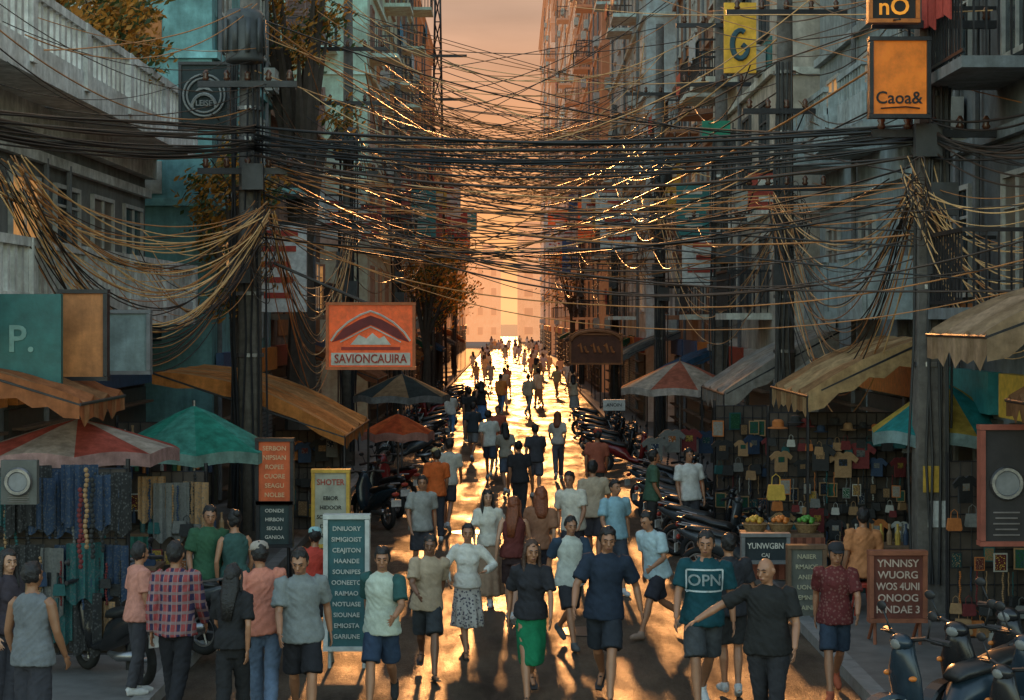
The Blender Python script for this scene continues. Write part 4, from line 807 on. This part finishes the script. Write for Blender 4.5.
for i in range(9): good('hanging_shirt',P(655+i*17,455+U(-4,6),36+i*.3),R.choice((0,1,3,6,4)),'%s on the rail under the pale umbrella'%ORD[i],.75)
def table(label,x,y,w,d,h,z0,c):
    root=thing('stall_table',label,'table',(x,y,z0)); b=MB(); b.box((0,0,h),(w,d,.04)); b.build('table_top',WOOD,root)
    for sx in(-1,1):
        for sy in(-1,1): b=MB(); b.box((sx*(w/2-.05),sy*(d/2-.05),h/2-.01),(.05,.05,h-.02)); b.build('leg',WOOD,root)
    b=MB(); b.box((0,-d/2-.012,h*.62),(w+.02,.015,h*.72)); b.build('cloth_skirt',cloth(c,kind='vstripe',col2=tuple(q*.5 for q in c)),root); return root
def basket(label,p,fc):
    root=thing('fruit_basket',label,'basket',p); b=MB(); b.lathe([(.12,0),(.18,.12),(.19,.12),(.175,.13),(.1,.03)],n=18); b.build('basket',mat((.3,.18,.08),scale=30,bump=.8),root)
    for i in range(12): b=MB(); a=i*2.4; r_=.02+.013*i*.7; b.ell((math.cos(a)*r_,math.sin(a)*r_,.15+.03*(12-i)/6),(.038,.038,.035),8,6); b.build('fruit',paint(fc),root,True)
table('fruit table on the right with a striped cloth',3.75,25.1,1.1,.6,.8,.12,(.3,.1,.06))
for i,(dx,c,n) in enumerate(((-.36,(.6,.35,.05),'yellow'),(0,(.65,.2,.04),'orange'),(.36,(.1,.3,.05),'green'))): basket('woven basket of %s fruit on the fruit table'%n,(3.75+dx,25.1,.94),c)
table('souvenir table in front of the right display wall',4.9,23.9,1.1,.6,.78,.12,(.05,.12,.14))
for i in range(9): good('bottle',(4.45+i*.11,23.85,.92),R.randrange(9),'%s on the souvenir table'%ORD[i],1,0,'bottles on the souvenir table')
table('trader table under the green umbrella',-4.6,25.2,1.4,.6,.8,.12,(.04,.16,.13))
for i in range(11): good('bottle',(-5.15+i*.11,25.1,.94),R.randrange(9),'%s on the table under the green umbrella'%ORD[i],1,0,'bottles under the green umbrella')
table('trader table under the red panelled umbrella',-4.9,21.8,1.3,.6,.8,.12,(.25,.07,.06))
for i in range(7): good('handbag',(-5.4+i*.17,21.7,.94),R.randrange(7),'%s on the table under the red panelled umbrella'%ORD[i],.5,0,'bags under the red umbrella')
# ---------------- trees
def tree(label,base,h,cr,n,seed,name='street_tree',zc=.68,warm=1):
    rs=random.Random(seed); root=thing(name,label,'tree',base); b=MB(); top=V((0,0,h*.6)); b.tube([(0,0,0),(.05,.03,h*.3),top],[h*.03,h*.022,h*.014],8); cl=[]
    for i in range(14):
        a=rs.uniform(0,2*PI); q=rs.uniform(.3,.9)*cr; c=V((math.cos(a)*q,math.sin(a)*q,h*zc+rs.uniform(-.3,.34)*h*.7)); cl.append(c); b.tube([V((0,0,h*rs.uniform(.3,.55))),c*.5+V((0,0,h*.25)),c],[h*.012,h*.008,.01],5)
    b.build('trunk',mat((.08,.06,.045),rough=.9,bump=.6),root); b=MB(); s_=.06+cr*.022
    for i in range(n):
        c=rs.choice(cl)+V([rs.gauss(0,cr*.2) for _ in range(3)]); d=V([rs.uniform(-1,1) for _ in range(3)]).normalized(); e=d.orthogonal().normalized(); g_=d.cross(e); q=s_*rs.uniform(.6,1.4)
        b.mi=rs.choice((0,1,2)+(2,)*warm); b.add([c-e*q,c-g_*q*.4,c+e*q,c+g_*q*.4],[(0,1,2,3)])
    b.build('crown',[mat((.06,.1,.03),rough=.6,trans=.35,bump=0),mat((.2,.14,.03),rough=.6,trans=.4,bump=0),mat((.6,.26,.04),rough=.6,trans=.45,bump=0)],root)  # orange leaf tone carries the warm light on the foliage as colour
tree('leafy rooftop tree above the white balustrade building',(-7.2,31.5,7.2),2.6,1.0,3000,1,warm=2)
tree('second rooftop tree nearer the left frame edge',(-7.6,27.5,7.2),2.2,.8,2000,11)
tree('tall thin tree beside the grey-teal tower near the left pole',(-5.3,45,.12),14.2,1.3,3000,2,zc=.8)
tree('street tree behind the white building, left of the left pole',(-5.5,36.2,.12),7.6,1.0,2400,3,zc=.75)
tree('small tree at the far left kerb behind the orange sign',(-3.6,75,.12),7.5,1.8,2400,4)
tree('second small tree at the far left kerb',(-4.0,98,.12),8.5,2.2,2200,5)
tree('tree on the far right side of the street',(4.0,120,.12),9,2.2,2000,6)
# ---------------- light
w=bpy.data.worlds.new('World'); S.world=w; w.use_nodes=True; nt=w.node_tree; N=nt.nodes; L=nt.links; bg=N['Background']
sk=N.new('ShaderNodeTexSky'); sk.sky_type='NISHITA'; sk.sun_disc=False; sk.sun_elevation=rad(11); sk.sun_rotation=0; sk.dust_density=3; sk.air_density=1.3
tc=N.new('ShaderNodeTexCoord'); dp=N.new('ShaderNodeVectorMath'); dp.operation='DOT_PRODUCT'; dp.inputs[1].default_value=(0,.985,.17); L.new(tc.outputs['Generated'],dp.inputs[0])
mx=N.new('ShaderNodeMix'); mx.data_type='RGBA'; mx.blend_type='MULTIPLY'; mx.inputs[0].default_value=1; L.new(sk.outputs[0],mx.inputs[6]); mx.inputs[7].default_value=(6.0,6.0,5.6,1)
sx=N.new('ShaderNodeSeparateXYZ'); L.new(tc.outputs['Generated'],sx.inputs[0])
gr=N.new('ShaderNodeValToRGB'); e=gr.color_ramp.elements; e[0].position=0; e[0].color=(1,.5,.2,1); e[1].position=.75; e[1].color=(.5,.36,.27,1)
for p_,c_ in ((.05,(1,.44,.16,1)),(.10,(.72,.33,.15,1)),(.17,(.46,.29,.2,1)),(.26,(1,.54,.28,1)),(.45,(1,.6,.34,1))): q=e.new(p_); q.color=c_  # sky band above the view brightened orange to add warm rim light
L.new(sx.outputs[2],gr.inputs[0])
cl=N.new('ShaderNodeTexNoise'); cl.inputs['Scale'].default_value=6; cl.inputs['Detail'].default_value=6; mpp=N.new('ShaderNodeMapping'); mpp.inputs['Scale'].default_value=(1,1,5); L.new(tc.outputs['Generated'],mpp.inputs[0]); L.new(mpp.outputs[0],cl.inputs['Vector'])
cr=N.new('ShaderNodeMapRange'); cr.inputs[1].default_value=.3; cr.inputs[2].default_value=.7; cr.inputs[3].default_value=10; cr.inputs[4].default_value=15; L.new(cl.outputs['Fac'],cr.inputs[0])
sc_=N.new('ShaderNodeVectorMath'); sc_.operation='SCALE'; L.new(gr.outputs[0],sc_.inputs[0]); L.new(cr.outputs[0],sc_.inputs['Scale'])
fr=N.new('ShaderNodeMapRange'); fr.inputs[1].default_value=.3; fr.inputs[2].default_value=.8; L.new(dp.outputs['Value'],fr.inputs[0])
m2=N.new('ShaderNodeMix'); m2.data_type='RGBA'; L.new(fr.outputs[0],m2.inputs[0]); L.new(mx.outputs[2],m2.inputs[6]); L.new(sc_.outputs[0],m2.inputs[7]); L.new(m2.outputs[2],bg.inputs[0]); bg.inputs[1].default_value=.1
sl=bpy.data.lights.new('sun','SUN'); sl.energy=3.8; sl.angle=rad(1.5); sl.color=(1,.42,.13); so=bpy.data.objects.new('sun',sl); C.objects.link(so); so.rotation_euler=(rad(-79),0,rad(.6))
cd=bpy.data.cameras.new('camera'); co=bpy.data.objects.new('camera',cd); C.objects.link(co); co.location=(0,0,CH); co.rotation_euler=(PI/2,0,0); cd.sensor_width=36; cd.lens=F*36/1024; cd.shift_y=-30/1024; cd.clip_end=3000; S.camera=co
S.view_settings.view_transform='Standard'; S.view_settings.look='None'; S.view_settings.exposure=0
bpy.data.scenes.remove(TS)
